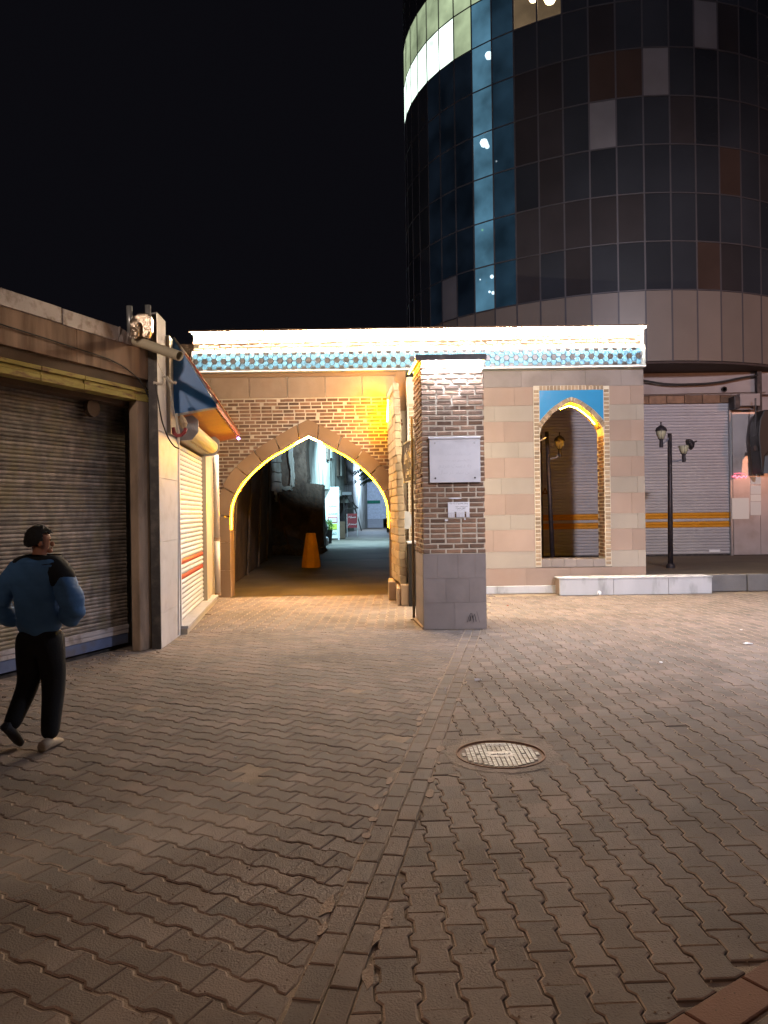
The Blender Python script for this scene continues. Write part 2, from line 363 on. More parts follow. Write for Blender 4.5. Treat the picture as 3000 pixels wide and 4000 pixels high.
# ================================================================== GROUND
b = MB(); b.add([(-600, -200, -.16), (600, -200, -.16), (600, 1200, -.16), (-600, 1200, -.16)], [(0, 1, 2, 3)])
g = b.build('ground', mEARTH, kind='structure')
yl = lambda y: -.07 + (y - 3.393) * .18
b = MB(); b.hexa([(-9, -3, -.1), (yl(-3), -3, -.1), (yl(14.84), 14.84, -.1), (-9, 14.84, -.1), (-9, -3, -.0055), (yl(-3), -3, -.0055), (yl(14.84), 14.84, -.0055), (-9, 14.84, -.0055)]); b.build('joint_sand', mJOINT, kind='structure', org=(0, 0, 0))
b = MB(); b.hexa([(yl(-3), -3, -.1), (12, -3, -.1), (12, 14.84, -.1), (yl(14.84), 14.84, -.1), (yl(-3), -3, -.0125), (12, -3, -.0125), (12, 14.84, -.0125), (yl(14.84), 14.84, -.0125)]); b.build('joint_sand', mJOINT, kind='structure', org=(0, 0, 0))
b = MB(); b.box(-9, 9, 14.86, 130, -.12, -.022); b.build('alley_road', mASPH, kind='structure', org=(0, 15, 0))

# --- interlocking I-shaped pavers
PW, PL, AMP = .14, .2, .0105
def ipoly():
    a, h = PW / 2, PL / 2
    r = [(a + AMP, -h), (a + AMP, -.062), (a - AMP, -.038), (a - AMP, .038), (a + AMP, .062), (a + AMP, h)]
    return r + [(-x, y) for x, y in r[::-1]]
def inset2(poly, d, de):
    n = len(poly); L = []
    h = max(abs(p[1]) for p in poly)
    for i in range(n):
        a, c = V(poly[i]), V(poly[(i + 1) % n]); e = (c - a)
        if e.length < 1e-6: e = V((1, 0))
        e.normalize(); k = de if (abs(e.x) > .97 and abs(abs(a.y) - h) < .002) else d
        nn = V((-e.y, e.x)); L.append((a + nn * k, e))
    out = []
    for i in range(n):
        (p, d1), (q, d2) = L[i - 1], L[i]; cr_ = d1.x * d2.y - d1.y * d2.x
        if abs(cr_) < .05: out.append(tuple(q)); continue
        t = ((q.x - p.x) * d2.y - (q.y - p.y) * d2.x) / cr_; out.append(tuple(p + d1 * t))
    return out
def inset(poly, d):
    n = len(poly); out = []
    for i in range(n):
        p0, p1, p2 = V(poly[i - 1]), V(poly[i]), V(poly[(i + 1) % n])
        e1 = (p1 - p0); e2 = (p2 - p1)
        if e1.length < 1e-6 or e2.length < 1e-6: out.append(tuple(p1)); continue
        e1.normalize(); e2.normalize(); n1 = V((-e1.y, e1.x)); n2 = V((-e2.y, e2.x)); m = n1 + n2
        if m.length < .2: out.append(tuple(p1 + n1 * d)); continue
        m.normalize(); k = d / max(.45, m.dot(n1)); out.append(tuple(p1 + m * k))
    return out
def area(p): return sum(p[i][0] * p[(i + 1) % len(p)][1] - p[(i + 1) % len(p)][0] * p[i][1] for i in range(len(p))) / 2
def paver_mesh(poly, gap=.0030, ch=.0045, chd=.004, mat=None, T=.05, ends=None):
    if area(poly) < 0: poly = poly[::-1]
    o = inset2(poly, gap, ends) if ends else inset(poly, gap); i_ = inset2(poly, gap + ch, ends + .003) if ends else inset(poly, gap + ch); n = len(poly); b = MB()
    b.add([(x, y, 0) for x, y in i_] + [(x, y, -chd) for x, y in o] + [(x, y, -T) for x, y in o],
          [list(range(n))] + [(k, (k + 1) % n, (k + 1) % n + n, k + n) for k in range(n)] + [(k + n, (k + 1) % n + n, (k + 1) % n + 2 * n, k + 2 * n) for k in range(n)])
    me = b.mesh('paver', mat or mPAVE)
    if not mat:
        me.materials.append(mEDGE)
        for k in range(1, n + 1): me.polygons[k].material_index = 1
    return me
def clip(poly, p, nrm):          # keep the side where (q-p).n >= 0
    out = []; n = len(poly)
    for i in range(n):
        a, c = V(poly[i]), V(poly[(i + 1) % n]); da, dc = (a - p).dot(nrm), (c - p).dot(nrm)
        if da >= 0: out.append(tuple(a))
        if (da >= 0) != (dc >= 0): t = da / (da - dc); out.append(tuple(a + (c - a) * t))
    q = []
    for k in out:
        if not q or (V(k) - V(q[-1])).length > .004: q.append(k)
    if len(q) > 2 and (V(q[0]) - V(q[-1])).length < .004: q.pop()
    return q
IP = ipoly(); PME = paver_mesh(IP, gap=.0042, ch=.0070, chd=.0045, ends=.0010)
MHC = V((.742, 5.036)); MHR = .335
SE = V((.0386, 3.393)); SD = V((.1772, .9842)); SN = V((SD.y, -SD.x))      # right edge line of the strip, its direction, normal to the right
SL = SE - SN * .213                                                         # left edge
BR = V((.928, 2.439)); BD = V((.825, .566)); BN = V((-.566, .825))           # slab band, bottom right
def infr(p, m=.55): return 1.75 < p.y < 14.78 and abs(p.x) < .5 * p.y + m
def field(label, ang, org, planes, area_ok):
    root = thing('paving', label, 'paving', (org.x, org.y, 0), kind='structure'); del root['category']
    vd = V((math.sin(ang), math.cos(ang))); ud = V((vd.y, -vd.x)); lst = []
    for i in range(-110, 110):
        for j in range(-75, 90):
            c = org + ud * (i * PW) + vd * (j * PL + (i % 2) * PL / 2)
            if not infr(c) or not area_ok(c): continue
            wp = None; skip = False
            for (p, n) in planes:
                d = (c - p).dot(n)
                if d < -.13: skip = True; break
                if d < .13:
                    if wp is None: wp = [tuple(c + ud * x + vd * y) for x, y in IP]
                    wp = clip(wp, p, n)
                    if len(wp) < 3 or abs(area(wp)) < .005: skip = True; break
            if skip or (c - MHC).length < MHR + .06: continue
            z = RN.uniform(-.0022, .0022) - (RN.uniform(.003, .008) if RN.random() < .012 else 0); rx, ry = RN.gauss(0, .004), RN.gauss(0, .005)
            rot = Matrix.Rotation(-ang, 4, 'Z') @ Matrix.Rotation(rx, 4, 'X') @ Matrix.Rotation(ry, 4, 'Y')
            if wp is None:
                lst.append((c.y, (Matrix.Translation((c.x, c.y, z)) @ rot, PME)))
            else:
                me = paver_mesh([tuple(V(q) - c) for q in wp]); lst.append((c.y, (Matrix.Translation((c.x, c.y, z)), me)))
    lst.sort(key=lambda q: q[0])
    inview = [q for q in lst if q[0] > 2.35 and abs(q[1][0].translation.x) < .5 * q[0] + .05]; ids = {id(q) for q in inview}
    lst = inview + [q for q in lst if id(q) not in ids]
    pieces(root, 'paver', None, [q[1] for q in lst], 300, 'paver_field'); return root
def not_built(c): return not (.42 < c.x < 1.43 and 10.38 < c.y < 11.44)
def lefts(c): return c.x > -3.5 - 0 if c.y > 9.3 else True
YB = 10.45
field('herringboned brown pavers left of the brick strip, worn, zigzag joints', rad(118), V((-1.2, 5.0)), [(SL, -SN), (V((0, YB)), V((0, -1)))], lambda c: not_built(c) and lefts(c))
field('brown pavers right of the brick strip around the manhole', rad(-2.5), V((.9, 5.0)), [(SE, SN), (BR, BN), (V((0, 14.2)), V((0, -1)))], lambda c: not_built(c))
field('pale lit pavers in front of the brick archway', rad(1.5), V((-1.3, 12.0)), [(V((0, YB)), V((0, 1)))], lambda c: not_built(c) and c.x < SE.x + (c.y - SE.y) * .18 - .02 and lefts(c))
# brick strip
root = thing('paving_strip', 'double row of rectangular paving bricks running across the square to the pillar', 'paving strip', (SE.x, SE.y, 0), kind='structure'); del root['category']
rm = paver_mesh([(-.0515, -.1), (.0515, -.1), (.0515, .1), (-.0515, .1)], gap=.0035)
lst = []
for i in range(2):
    for j in range(-12, 40):
        c = SL + SN * (.054 + i * .106) + SD * (j * .203 + i * .085)
        if c.y > 10.3 or c.y < 1.7: continue
        if (c - MHC).length < MHR + .03: continue
        rot = Matrix.Rotation(-math.atan2(SD.x, SD.y) + RN.gauss(0, .006), 4, 'Z') @ Matrix.Rotation(RN.gauss(0, .006), 4, 'X')
        lst.append(Matrix.Translation((c.x, c.y, RN.uniform(-.003, .001))) @ rot)
pieces(root, 'paving_brick', rm, lst)
b = MB()                                          # cement smears beside the strip
for k in range(26):
    sgn = RN.choice((0, 1)); c = (SE if sgn else SL) + SD * RN.uniform(-1.2, 4.5) + SN * (RN.uniform(.0, .03) * (1 if sgn else -1))
    n = 9; r = RN.uniform(.012, .03); zt = .0012 + k * .00012; st = RN.uniform(1.5, 3.2)
    pts = []
    for q in range(n):
        a = 2 * math.pi * q / n; rr = r * RN.uniform(.6, 1.2); p = c + SD * (math.cos(a) * rr * st) + SN * (math.sin(a) * rr); pts.append((p.x, p.y, zt))
    b.prism(pts, (0, 0, -.006))
b.build('cement_smear', mCEM, root, kind='stuff')
b = MB()
for k in range(1500):
    y = 2.3 + 11.5 * RN.random() ** 1.6; x = RN.uniform(-.55, .55) * y; r = RN.uniform(.0015, .005)
    b.lathe((x, y, 0), [(r, 0), (r * .3, r * .8)], 4, rot=RN.random() * 3)
b.build('grit', mCEM, kind='stuff', org=(0, 5, 0))
# red slab band, bottom right corner
root = thing('slab_band', 'reddish concrete edging slabs at the near right corner', 'paving', (BR.x, BR.y, 0), kind='structure'); del root['category']
lst = []
sm = paver_mesh([(-.159, -.145), (.159, -.145), (.159, 0), (-.159, 0)], gap=.003, mat=mPAVER2)
for j in range(-6, 6):
    c = BR + BD * (j * .32 + .16); lst.append(Matrix.Translation((c.x, c.y, .001)) @ Matrix.Rotation(math.atan2(BD.y, BD.x) + RN.gauss(0, .004), 4, 'Z'))
pieces(root, 'slab', sm, lst)
sm2 = paver_mesh([(-.159, -.145), (.159, -.145), (.159, 0), (-.159, 0)], gap=.004)
pieces(root, 'dark_slab', sm2, [m @ Matrix.Translation((.1, -.155, -.002)) for m in lst])

# manhole
root = thing('manhole_cover', 'round slotted iron manhole cover set in the pavers', 'manhole cover', (MHC.x, MHC.y, 0))
c3 = (MHC.x, MHC.y, 0)
b = MB(); b.prism([(MHC.x + (.50 + .03 * math.sin(k * 2.1)) * math.cos(2 * math.pi * k / 40), MHC.y + (.50 + .03 * math.sin(k * 1.3)) * math.sin(2 * math.pi * k / 40), -.0035) for k in range(40)], (0, 0, -.02)); b.build('cement_patch', mCEM2, root)
b = MB(); ring = []
n = 48
pr = [(MHR + .032, .0005), (MHR + .022, .0026), (.292, .003), (.292, -.03)]
vs = [(MHC.x + r * (1 + .02 * math.sin(k * 1.7) * (r > .3)) * math.cos(2 * math.pi * k / n), MHC.y + r * (1 + .02 * math.sin(k * 2.3) * (r > .3)) * math.sin(2 * math.pi * k / n), z) for r, z in pr for k in range(n)]
b.add(vs, [(i * n + k, i * n + (k + 1) % n, (i + 1) * n + (k + 1) % n, (i + 1) * n + k) for i in range(3) for k in range(n)])
b.build('cement_collar', mCEM2, root)
b = MB(); pr = [(.292, -.02), (.292, .008), (.283, .009), (.281, -.002), (.262, -.004), (.262, -.03)]
b.add([(MHC.x + r * math.cos(2 * math.pi * k / n), MHC.y + r * math.sin(2 * math.pi * k / n), z) for r, z in pr for k in range(n)],
      [(i * n + k, i * n + (k + 1) % n, (i + 1) * n + (k + 1) % n, (i + 1) * n + k) for i in range(5) for k in range(n)])
b.build('frame', mRUST, root)
b = MB(); b.lathe((MHC.x, MHC.y, -.02), [(.258, 0), (.258, .012)], 48); lid = b.build('lid', mRUST, root)
b = MB()
for i in range(-8, 9):
    for j in range(-12, 13):
        x, y = i * .030, j * .0195
        if math.hypot(abs(x) + .012, abs(y) + .007) > .255: continue
        if abs(x) < .075 and -.05 < y < .055: continue
        if abs(x) < .075 and y > .17: continue
        b.box(MHC.x + x - .0115, MHC.x + x + .0115, MHC.y + y - .0076, MHC.y + y + .0076, -.01, RN.uniform(.003, .0045))
b.build('raised_pads', mIRON, lid, kind='stuff')
b = MB(); b.box(MHC.x - .078, MHC.x + .078, MHC.y - .055, MHC.y + .058, -.01, .0035); b.box(MHC.x - .07, MHC.x + .07, MHC.y + .178, MHC.y + .238, -.01, .0035)
b.build('name_plate', mIRON, lid)
text('lettering', 'فاضلاب', .07, (1, 0, 0), (0, 1, 0), (MHC.x, MHC.y - .012, .0045), mWSTONE, root, .003, fit=.13)
text('lettering', 'شهرداری', .05, (1, 0, 0), (0, 1, 0), (MHC.x, MHC.y + .2, .0045), mWSTONE, root, .003, fit=.12)
for sx in (-.15, .15):
    b = MB(); b.lathe((MHC.x + sx, MHC.y, -.005), [(.011, 0), (.011, .0105)], 12); b.build('lifting_hole', mBLACK, root)

# ================================================================== GATEWAY
GY = 14.8
ACX = -1.435
INN = [(0, 3.09), (.22, 2.985), (.477, 2.835), (.70, 2.715), (.838, 2.62), (1.0, 2.49), (1.14, 2.36), (1.26, 2.23), (1.36, 2.09), (1.44, 1.96), (1.49, 1.83), (1.52, 1.7), (1.53, 1.55)]
OUT = [(0, 3.40), (.30, 3.255), (.62, 3.075), (.87, 2.925), (1.05, 2.80), (1.22, 2.675), (1.37, 2.54), (1.49, 2.41), (1.59, 2.27), (1.665, 2.12), (1.715, 1.96), (1.745, 1.78), (1.755, 1.6)]
gate = thing('brick_gateway', 'long brick and stone gateway with pointed arch, blue tile frieze and glowing eaves', 'gateway', (0, GY, 0))
def arch_wall(x0, x1, z1, prof, cx, y0, y1, name, mat, parent, ztop_flat=None):
    """front, back and reveal faces of a wall with a pointed opening; prof is half of the curve from the apex down"""
    L = [(cx - x, z) for x, z in prof][::-1]; R_ = [(cx + x, z) for x, z in prof][1:]; P = L + R_; b = MB()
    b.box(x0, P[0][0], y0, y1, 0, z1); b.box(P[-1][0], x1, y0, y1, 0, z1)
    for (xa, za), (xb, zb) in zip(P, P[1:]):
        b.hexa([(xa, y0, za), (xb, y0, zb), (xb, y1, zb), (xa, y1, za), (xa, y0, z1), (xb, y0, z1), (xb, y1, z1), (xa, y1, z1)])
    return b.build(name, mat, parent)
MID = [((a[0] + c[0]) / 2, (a[1] + c[1]) / 2) for a, c in zip(INN, OUT)]
arch_wall(-3.63, .45, 4.30, MID, ACX, GY + .001, GY + .36, 'brick_backing', mMORT, gate)
# voussoirs
def polylen(P): return [0] + [sum((V(P[i + 1]) - V(P[i])).length for i in range(k)) for k in range(1, len(P))]
def samp(P, t):
    L = polylen(P); d = t * L[-1]
    for i in range(len(P) - 1):
        if d <= L[i + 1] + 1e-9:
            f = (d - L[i]) / (L[i + 1] - L[i]); return (P[i][0] + (P[i + 1][0] - P[i][0]) * f, P[i][1] + (P[i + 1][1] - P[i][1]) * f)
    return P[-1]
br = [0.085, .27, .45, .62, .80, 1.0]
def vous(ts, side, name='voussoir'):
    inn = [samp(INN, t) for t in ts]; out = [samp(OUT, t) for t in ts]
    return [(ACX + side * x, z) for x, z in inn], [(ACX + side * x, z) for x, z in out]
def ring_piece(inn, out):
    b = MB()
    for i in range(len(inn) - 1):
        (xa, za), (xb, zb), (xc, zc), (xd, zd) = inn[i], inn[i + 1], out[i + 1], out[i]
        y0, y1 = GY - .045, GY + .375
        b.hexa([(xa, y0, za), (xb, y0, zb), (xb, y1, zb), (xa, y1, za), (xd, y0, zd), (xc, y0, zc), (xc, y1, zc), (xd, y1, zd)])
    return b
eps = .004
il, ol = vous([br[0] - eps, .04, 0], -1); ir, orr = vous([0, .04, br[0] - eps], 1)
ring_piece(il + ir[1:], ol + orr[1:]).build('voussoir', mSAND, gate)
for side in (-1, 1):
    for a, c in zip(br, br[1:]):
        ts = [a + (c - a) * k / 5 for k in range(6)]; ts[0] += eps; ts[-1] -= eps
        ring_piece(*vous(ts, side)).build('voussoir', mSAND, gate)
    zs = [0, .52, 1.06, 1.545]
    for z0, z1 in zip(zs, zs[1:]):
        xa, xb = ACX + side * 1.53, ACX + side * 1.755; b = MB(); b.box(min(xa, xb), max(xa, xb), GY - .045, GY + .375, z0 + .002, z1 - .003); b.build('jamb_stone', mSAND, gate)
# bricks over the arch
BM = ubox(.192, .05, .051, .005, mBRICK, 'brick'); X = V((1, 0, 0)); Z = V((0, 0, 1)); NF = V((0, -1, 0))
def inside(P, cx, x, z):
    dx = abs(x - cx)
    if z < P[-1][1]: return dx < P[-1][0]
    for (xa, za), (xb, zb) in zip(P, P[1:]):
        if zb <= z <= za: return dx < xa + (xb - xa) * ((za - z) / (za - zb + 1e-9))
    return False
lst = []
z = 3.775; row = 0
while z > 1.7:
    x = -3.62 + (.105 if row % 2 else 0) + RN.uniform(-.01, .01)
    while x < .3:
        if not inside(MID, ACX, x, z) and not inside(MID, ACX, x - .07, z) and not inside(MID, ACX, x + .07, z):
            if not inside(OUT, ACX, x, z - .0):
                s = 1 if RN.random() < .9 else .45
                lst.append(basis(X, NF, Z, V((x, GY - .006 + RN.uniform(-.003, .003), z + RN.uniform(-.003, .003))), s * RN.uniform(.96, 1.03), RN.uniform(.9, 1.06)))
                x += .212 if s == 1 else .115; continue
        x += .03
    z -= .0695; row += 1
lst.sort(key=lambda m: -m.translation.z)
pieces(gate, 'brick', BM, lst, 300, 'brickwork')
# travertine panels and their frame
b = MB(); b.box(-3.62, .34, GY - .035, GY + .01, 4.225, 4.30); b.build('frieze_ledge', mSAND, gate)
xs = [-3.6, -3.30, -2.56, -1.83, -1.10, -.39, .25]
for a, c in zip(xs, xs[1:]):
    b = MB(); b.box(a + .006, c - .006, GY - .025, GY + .01, 3.825, 4.22); b.build('stone_panel', mPANEL, gate, bevel=.006)
b = MB(); b.box(.255, .45, GY - .06, GY + .01, 3.55, 4.30); b.build('corner_stone', mSAND, gate)
# screen wall with the niche
NCX, NH = 3.64, .614
NP = [(0, 3.67), (.06, 3.655), (.16, 3.60), (.27, 3.525), (.37, 3.44), (.46, 3.345), (.54, 3.25), (.59, 3.17), (.614, 3.07)]
NOUT = [(0, 3.765), (.09, 3.74), (.20, 3.68), (.325, 3.60), (.435, 3.51), (.53, 3.41), (.60, 3.33), (.612, 3.29), (.616, 3.2)]
NMID = [(a[0] + .012, a[1] + .012) for a in NP]
# backing with an opening that starts above the sill
b = MB(); L = [(NCX - x, z) for x, z in NMID][::-1]; P = L + [(NCX + x, z) for x, z in NMID][1:]
y0, y1 = GY + .03, GY + .5
b.box(.62, P[0][0], y0, y1, 0, 4.30); b.box(P[-1][0], 5.02, y0, y1, 0, 4.30); b.box(P[0][0], P[-1][0], y0, y1, 0, .60)
for (xa, za), (xb, zb) in zip(P, P[1:]):
    b.hexa([(xa, y0, za), (xb, y0, zb), (xb, y1, zb), (xa, y1, za), (xa, y0, 4.3), (xb, y0, 4.3), (xb, y1, 4.3), (xa, y1, 4.3)])
b.build('screen_backing', mMORT, gate)
cs = [.145, .48, .80, 1.22, 1.51, 1.91, 2.22, 2.61, 2.91, 3.31, 3.61, 3.97, 4.29]
for k, (z0, z1) in enumerate(zip(cs, cs[1:])):
    grey = k % 2 == 1; mt = mGREY if grey else mPINK
    spans = [(.62, 5.035)] if k in (0, 11) else [(.62, 2.905), (4.365, 5.035)]
    if k == 11: mt = mBASE
    for (a, c) in spans:
        cuts = [a]
        if a < 1:
            x = a + RN.uniform(.4, .8)
            while x < c - .25: cuts.append(x); x += RN.uniform(.6, 1.25) if not grey else RN.uniform(.5, .95)
        else: cuts.append(4.78 if k % 4 in (0, 2) else 4.89)
        cuts.append(c)
        for p, q in zip(cuts, cuts[1:]):
            if q - p < .05: continue
            b = MB(); b.box(p + .0015, q - .0015, GY + RN.uniform(-.003, .003), GY + .04, z0 + .0015, z1 - .0015)
            b.build('ashlar_block', mt, gate)
b = MB(); b.box(5.021, 5.033, GY + .005, GY + .5, .145, 4.29); b.build('wall_end', mPINK, gate)
# skirting
for k in range(4):
    b = MB(); b.box(1.0 + k * .58, 1.0 + (k + 1) * .58 - .004, GY - .07, GY + .03, 0, .142); b.build('skirting_slab', mKERB, gate, bevel=.004)
# border bricks
VB = ubox(.098, .05, .060, .005, mBUFF, 'border_brick'); lst = []
for sx in (2.965, 4.315):
    z = .56
    while z < 3.93: lst.append(basis(X, NF, Z, V((sx, GY - .012 + RN.uniform(-.003, .003), z)), RN.uniform(.9, 1.02), RN.uniform(.92, 1.03))); z += .079
HB = ubox(.056, .05, .085, .005, mBUFF, 'border_brick')
x = 3.055
while x < 4.24: lst.append((basis(X, NF, Z, V((x, GY - .012 + RN.uniform(-.003, .003), 3.945)), RN.uniform(.92, 1.03)), HB)); x += .069
RB = ubox(.043, .05, .088, .005, mBUFF, 'border_brick')
for side in (-1, 1):
    n = 19
    for k in range(n):
        t = (k + .5) / n; a = samp(NP[:-1], t); c = samp(NOUT[:-1], t); ctr = V((NCX + side * (a[0] + c[0]) / 2, 0, (a[1] + c[1]) / 2))
        rdir = V((side * (c[0] - a[0]), 0, c[1] - a[1])).normalized()
        if rdir.z < 0: rdir = -rdir
        t2 = samp(NP[:-1], min(1, t + .02)); tan = V((side * (t2[0] - a[0]), 0, t2[1] - a[1])).normalized(); rdir = V((-tan.z, 0, tan.x))
        if rdir.z < 0: rdir = -rdir
        u = V((rdir.z, 0, -rdir.x)); ctr = V((NCX + side * a[0], 0, a[1])) + rdir * .047
        lst.append((basis(u, NF, rdir, V((ctr.x, GY - .012, ctr.z))), RB))
pieces(gate, 'border_brick', VB, lst)
b = MB()                                          # white mortar frame behind the border bricks
for (a, c, z0, z1) in ((2.908, 3.024, .50, 3.99), (4.256, 4.372, .50, 3.99), (3.024, 4.256, 3.90, 3.99)): b.box(a, c, GY - .002, GY + .04, z0, z1)
inn = [(NCX - x, z) for x, z in NP][::-1] + [(NCX + x, z) for x, z in NP][1:]
out = [(NCX - x, z) for x, z in NOUT][::-1] + [(NCX + x, z) for x, z in NOUT][1:]
for i in range(len(inn) - 1):
    (xa, za), (xb, zb), (xc, zc), (xd, zd) = inn[i], inn[i + 1], out[i + 1], out[i]
    b.hexa([(xa, GY - .003, za), (xb, GY - .003, zb), (xb, GY + .04, zb), (xa, GY + .04, za), (xd, GY - .003, zd), (xc, GY - .003, zc), (xc, GY + .04, zc), (xd, GY + .04, zd)])
b.build('border_mortar', mMORT, gate)
for side in (-1, 1):                              # blue glazed spandrels
    b = MB(); P = [(NCX + side * x, z) for x, z in NOUT]
    for (xa, za), (xb, zb) in zip(P, P[1:]):
        if side < 0: (xa, za), (xb, zb) = (xb, zb), (xa, za)
        if abs(xa - xb) < 1e-4: continue
        b.hexa([(xa, GY - .004, za), (xb, GY - .004, zb), (xb, GY + .03, zb), (xa, GY + .03, za), (xa, GY - .004, 3.898), (xb, GY - .004, 3.898), (xb, GY + .03, 3.898), (xa, GY + .03, 3.898)])
    b.build('spandrel_panel', mBLUEP, gate)
xs = [3.026, 3.22, 3.47, 3.70, 4.02, 4.254]
for a, c in zip(xs, xs[1:]):
    b = MB(); b.box(a, c - .004, GY - .008, GY + .5, .49, .64 + RN.uniform(-.004, .004)); b.build('sill_stone', mBASE, gate, bevel=.004)
# reveal bricks
lst = []; lstb = []
RVB = ubox(.150, .04, .055, .005, mBRICK, 'reveal_brick')
for side, nx in ((-1, 1), (1, -1)):
    z = .70; r = 0; n_ = V((nx, 0, 0)); u = V((0, 1, 0)) if nx > 0 else V((0, -1, 0))
    while z < 3.05:
        for k in range(3):
            y = GY + .075 + k * .165 + (.07 if r % 2 else 0)
            if y > GY + .45: continue
            lst.append(basis(u, n_, Z, V((NCX + side * NH, y, z)), RN.uniform(.92, 1.0), RN.uniform(.92, 1.04)))
        z += .0695; r += 1
    n = 15
    for k in range(n):
        t = (k + .5) / n; a = samp(NP[:-1], t); a2 = samp(NP[:-1], min(1, t + .02)); tan = V((side * (a2[0] - a[0]), 0, a2[1] - a[1])).normalized()
        nn = V((tan.z, 0, -tan.x)) if side > 0 else V((-tan.z, 0, tan.x))
        if nn.z > 0: nn = -nn
        up = V((0, 1, 0)).cross(-nn); 
        for q in range(3):
            y = GY + .075 + q * .165 + (.07 if k % 2 else 0)
            if y > GY + .45: continue
            lst.append(basis(V((0, 1, 0)), nn, (-nn).cross(V((0, 1, 0))).normalized() * -1, V((NCX + side * a[0], y, a[1])), .95, .85))
pieces(gate, 'reveal_brick', RVB, lst)
# frieze of hexagonal tiles
FX0, FX1, FZ0, FZ1 = -3.625, 5.03, 4.335, 4.69
b = MB(); b.box(FX0, FX1, GY - .14, GY + .45, 4.30, 4.72); b.build('frieze_backing', mGROUT, gate)
b = MB(); b.box(FX0 - .005, FX1 + .005, GY - .175, GY - .10, 4.303, 4.330); b.build('frieze_sill', mWSTONE, gate, bevel=.004)
s_ = .06; hx = [(s_ * math.cos(rad(60 * k)), s_ * math.sin(rad(60 * k))) for k in range(6)]; zc = (FZ0 + FZ1) / 2
hexcache = {}
def hexmesh(cut, dark):
    key = (cut, dark)
    if key not in hexcache:
        P = [(x * .93, z * .93) for x, z in hx]
        if cut: P = clip(P, V((0, 0)), V((0, -cut)))
        pts = [(x, 0, z) for x, z in P]; pb = MB(); n = len(P); c = sum(x for x, z in P) / n, sum(z for x, z in P) / n
        fr = [(c[0] + (x - c[0]) * .93, -.006, c[1] + (z - c[1]) * .93) for x, z in P]; bk = [(x, .012, z) for x, z in P]
        pb.add(fr + pts + bk, [list(range(n))] + [(k, (k + 1) % n, (k + 1) % n + n, k + n) for k in range(n)] + [(k + n, (k + 1) % n + n, (k + 1) % n + 2 * n, k + 2 * n) for k in range(n)])
        hexcache[key] = pb.mesh('tile', mDTILE if dark else mTILE)
    return hexcache[key]
lt, ld = [], []
for i in range(0, 96):
    x = FX0 + .065 + i * .09
    if x > FX1 - .05: break
    def put(L, dz, cut, dark): L.append((Matrix.Translation((x, GY - .146 + RN.uniform(-.0015, .0015), zc + dz)) @ Matrix.Rotation(RN.gauss(0, .006), 4, 'Z'), hexmesh(cut, dark)))
    if i % 2 == 0:
        put(ld, 0, 0, True); put(lt, .104, 0, False); put(lt, -.104, 0, False)
    else:
        put(lt, .052, 0, False); put(lt, -.052, 0, False); put(ld, .164, 1, True); put(ld, -.164, -1, True)
pieces(gate, 'blue_tile', None, lt); pieces(gate, 'dark_tile', None, ld)
# bricks and lamps above the frieze
b = MB(); b.box(FX0 + .03, FX1 - .02, GY - .10, GY + .40, 4.72, 5.05); b.build('eaves_backing', mMORT, gate)
lst = []
for r in range(5):
    z = 4.745 + r * .0655; x = FX0 + .12 + (.1 if r % 2 else 0); yo = GY - .125 - (.012 if r == 2 else 0)
    while x < FX1 - .08:
        lst.append(basis(X, NF, Z, V((x, yo + RN.uniform(-.008, .004), z + RN.uniform(-.003, .003))), RN.uniform(.93, 1.04), RN.uniform(.88, 1.02))); x += .212
pieces(gate, 'eaves_brick', BM, lst)
x = FX0 - .02
while x < FX1:
    L_ = min(RN.uniform(.55, .8), FX1 + .01 - x); b = MB(); b.box(x, x + L_ - .004, GY - .27, GY + .45, 5.06, 5.088 + RN.uniform(-.004, .006)); b.build('coping_slab', mBROWNB, gate); x += L_
for a, c in ((FX0 + .03, -2.25), (-2.19, -.50), (-.38, 1.12), (1.17, 2.50), (2.58, 3.72), (3.76, FX1 - .02)):
    b = MB(); b.box(a, c, GY - .235, GY - .215, 5.028, 5.045); b.build('led_or_added_strip', eWARM, gate)
# arch led
for side in (-1, 1):
    b = MB(); P = [(ACX + side * (x - .012), z - .012) for x, z in INN] + [(ACX + side * 1.518, 1.30)]
    for (xa, za), (xb, zb) in zip(P, P[1:]): b.tube([(xa, GY + .035, za), (xb, GY + .035, zb)], .004, 4)
    b.build('led_or_added_strip', eAMB, gate)
    b = MB()
    for (xa, za), (xb, zb) in zip(P[:-1], P[1:-1]): b.tube([(xa + (.004 * side), GY + .095, za + .004), (xb + (.004 * side), GY + .095, zb + .004)], .005, 4)
    b.build('added_rear_led', eAMB5, gate)  # hidden tube added behind the band to turn the alley ground amber
    b = MB(); inn_ = [(ACX + side * x, z) for x, z in INN] + [(ACX + side * 1.53, 1.30)]; q_ = [(ACX + side * max(0, x - .034 * (.45 + .55 * x / 1.53)), z - .040 * (1 - .75 * x / 1.53)) for x, z in INN] + [(ACX + side * 1.50, 1.30)]
    for k in range(len(inn_) - 1):
        (xa, za), (xb, zb), (xc, zc), (xd, zd) = inn_[k], inn_[k + 1], q_[k + 1], q_[k]
        b.hexa([(xd, GY + .05, zd), (xc, GY + .05, zc), (xc, GY + .07, zc), (xd, GY + .07, zd), (xa, GY + .05, za), (xb, GY + .05, zb), (xb, GY + .07, zb), (xa, GY + .07, za)])
    b.build('glow_band', eGLOWBAND, gate)  # glowing band painted in for the amber-lit inner face of the arch
b = MB(); b.tube([(ACX - .25, GY + .05, 2.955), (ACX, GY + .05, 3.075), (ACX + .25, GY + .05, 2.955)], .014, 5); b.build('led_or_added_strip', E('soft white led', (1, .78, .45), 60), gate)
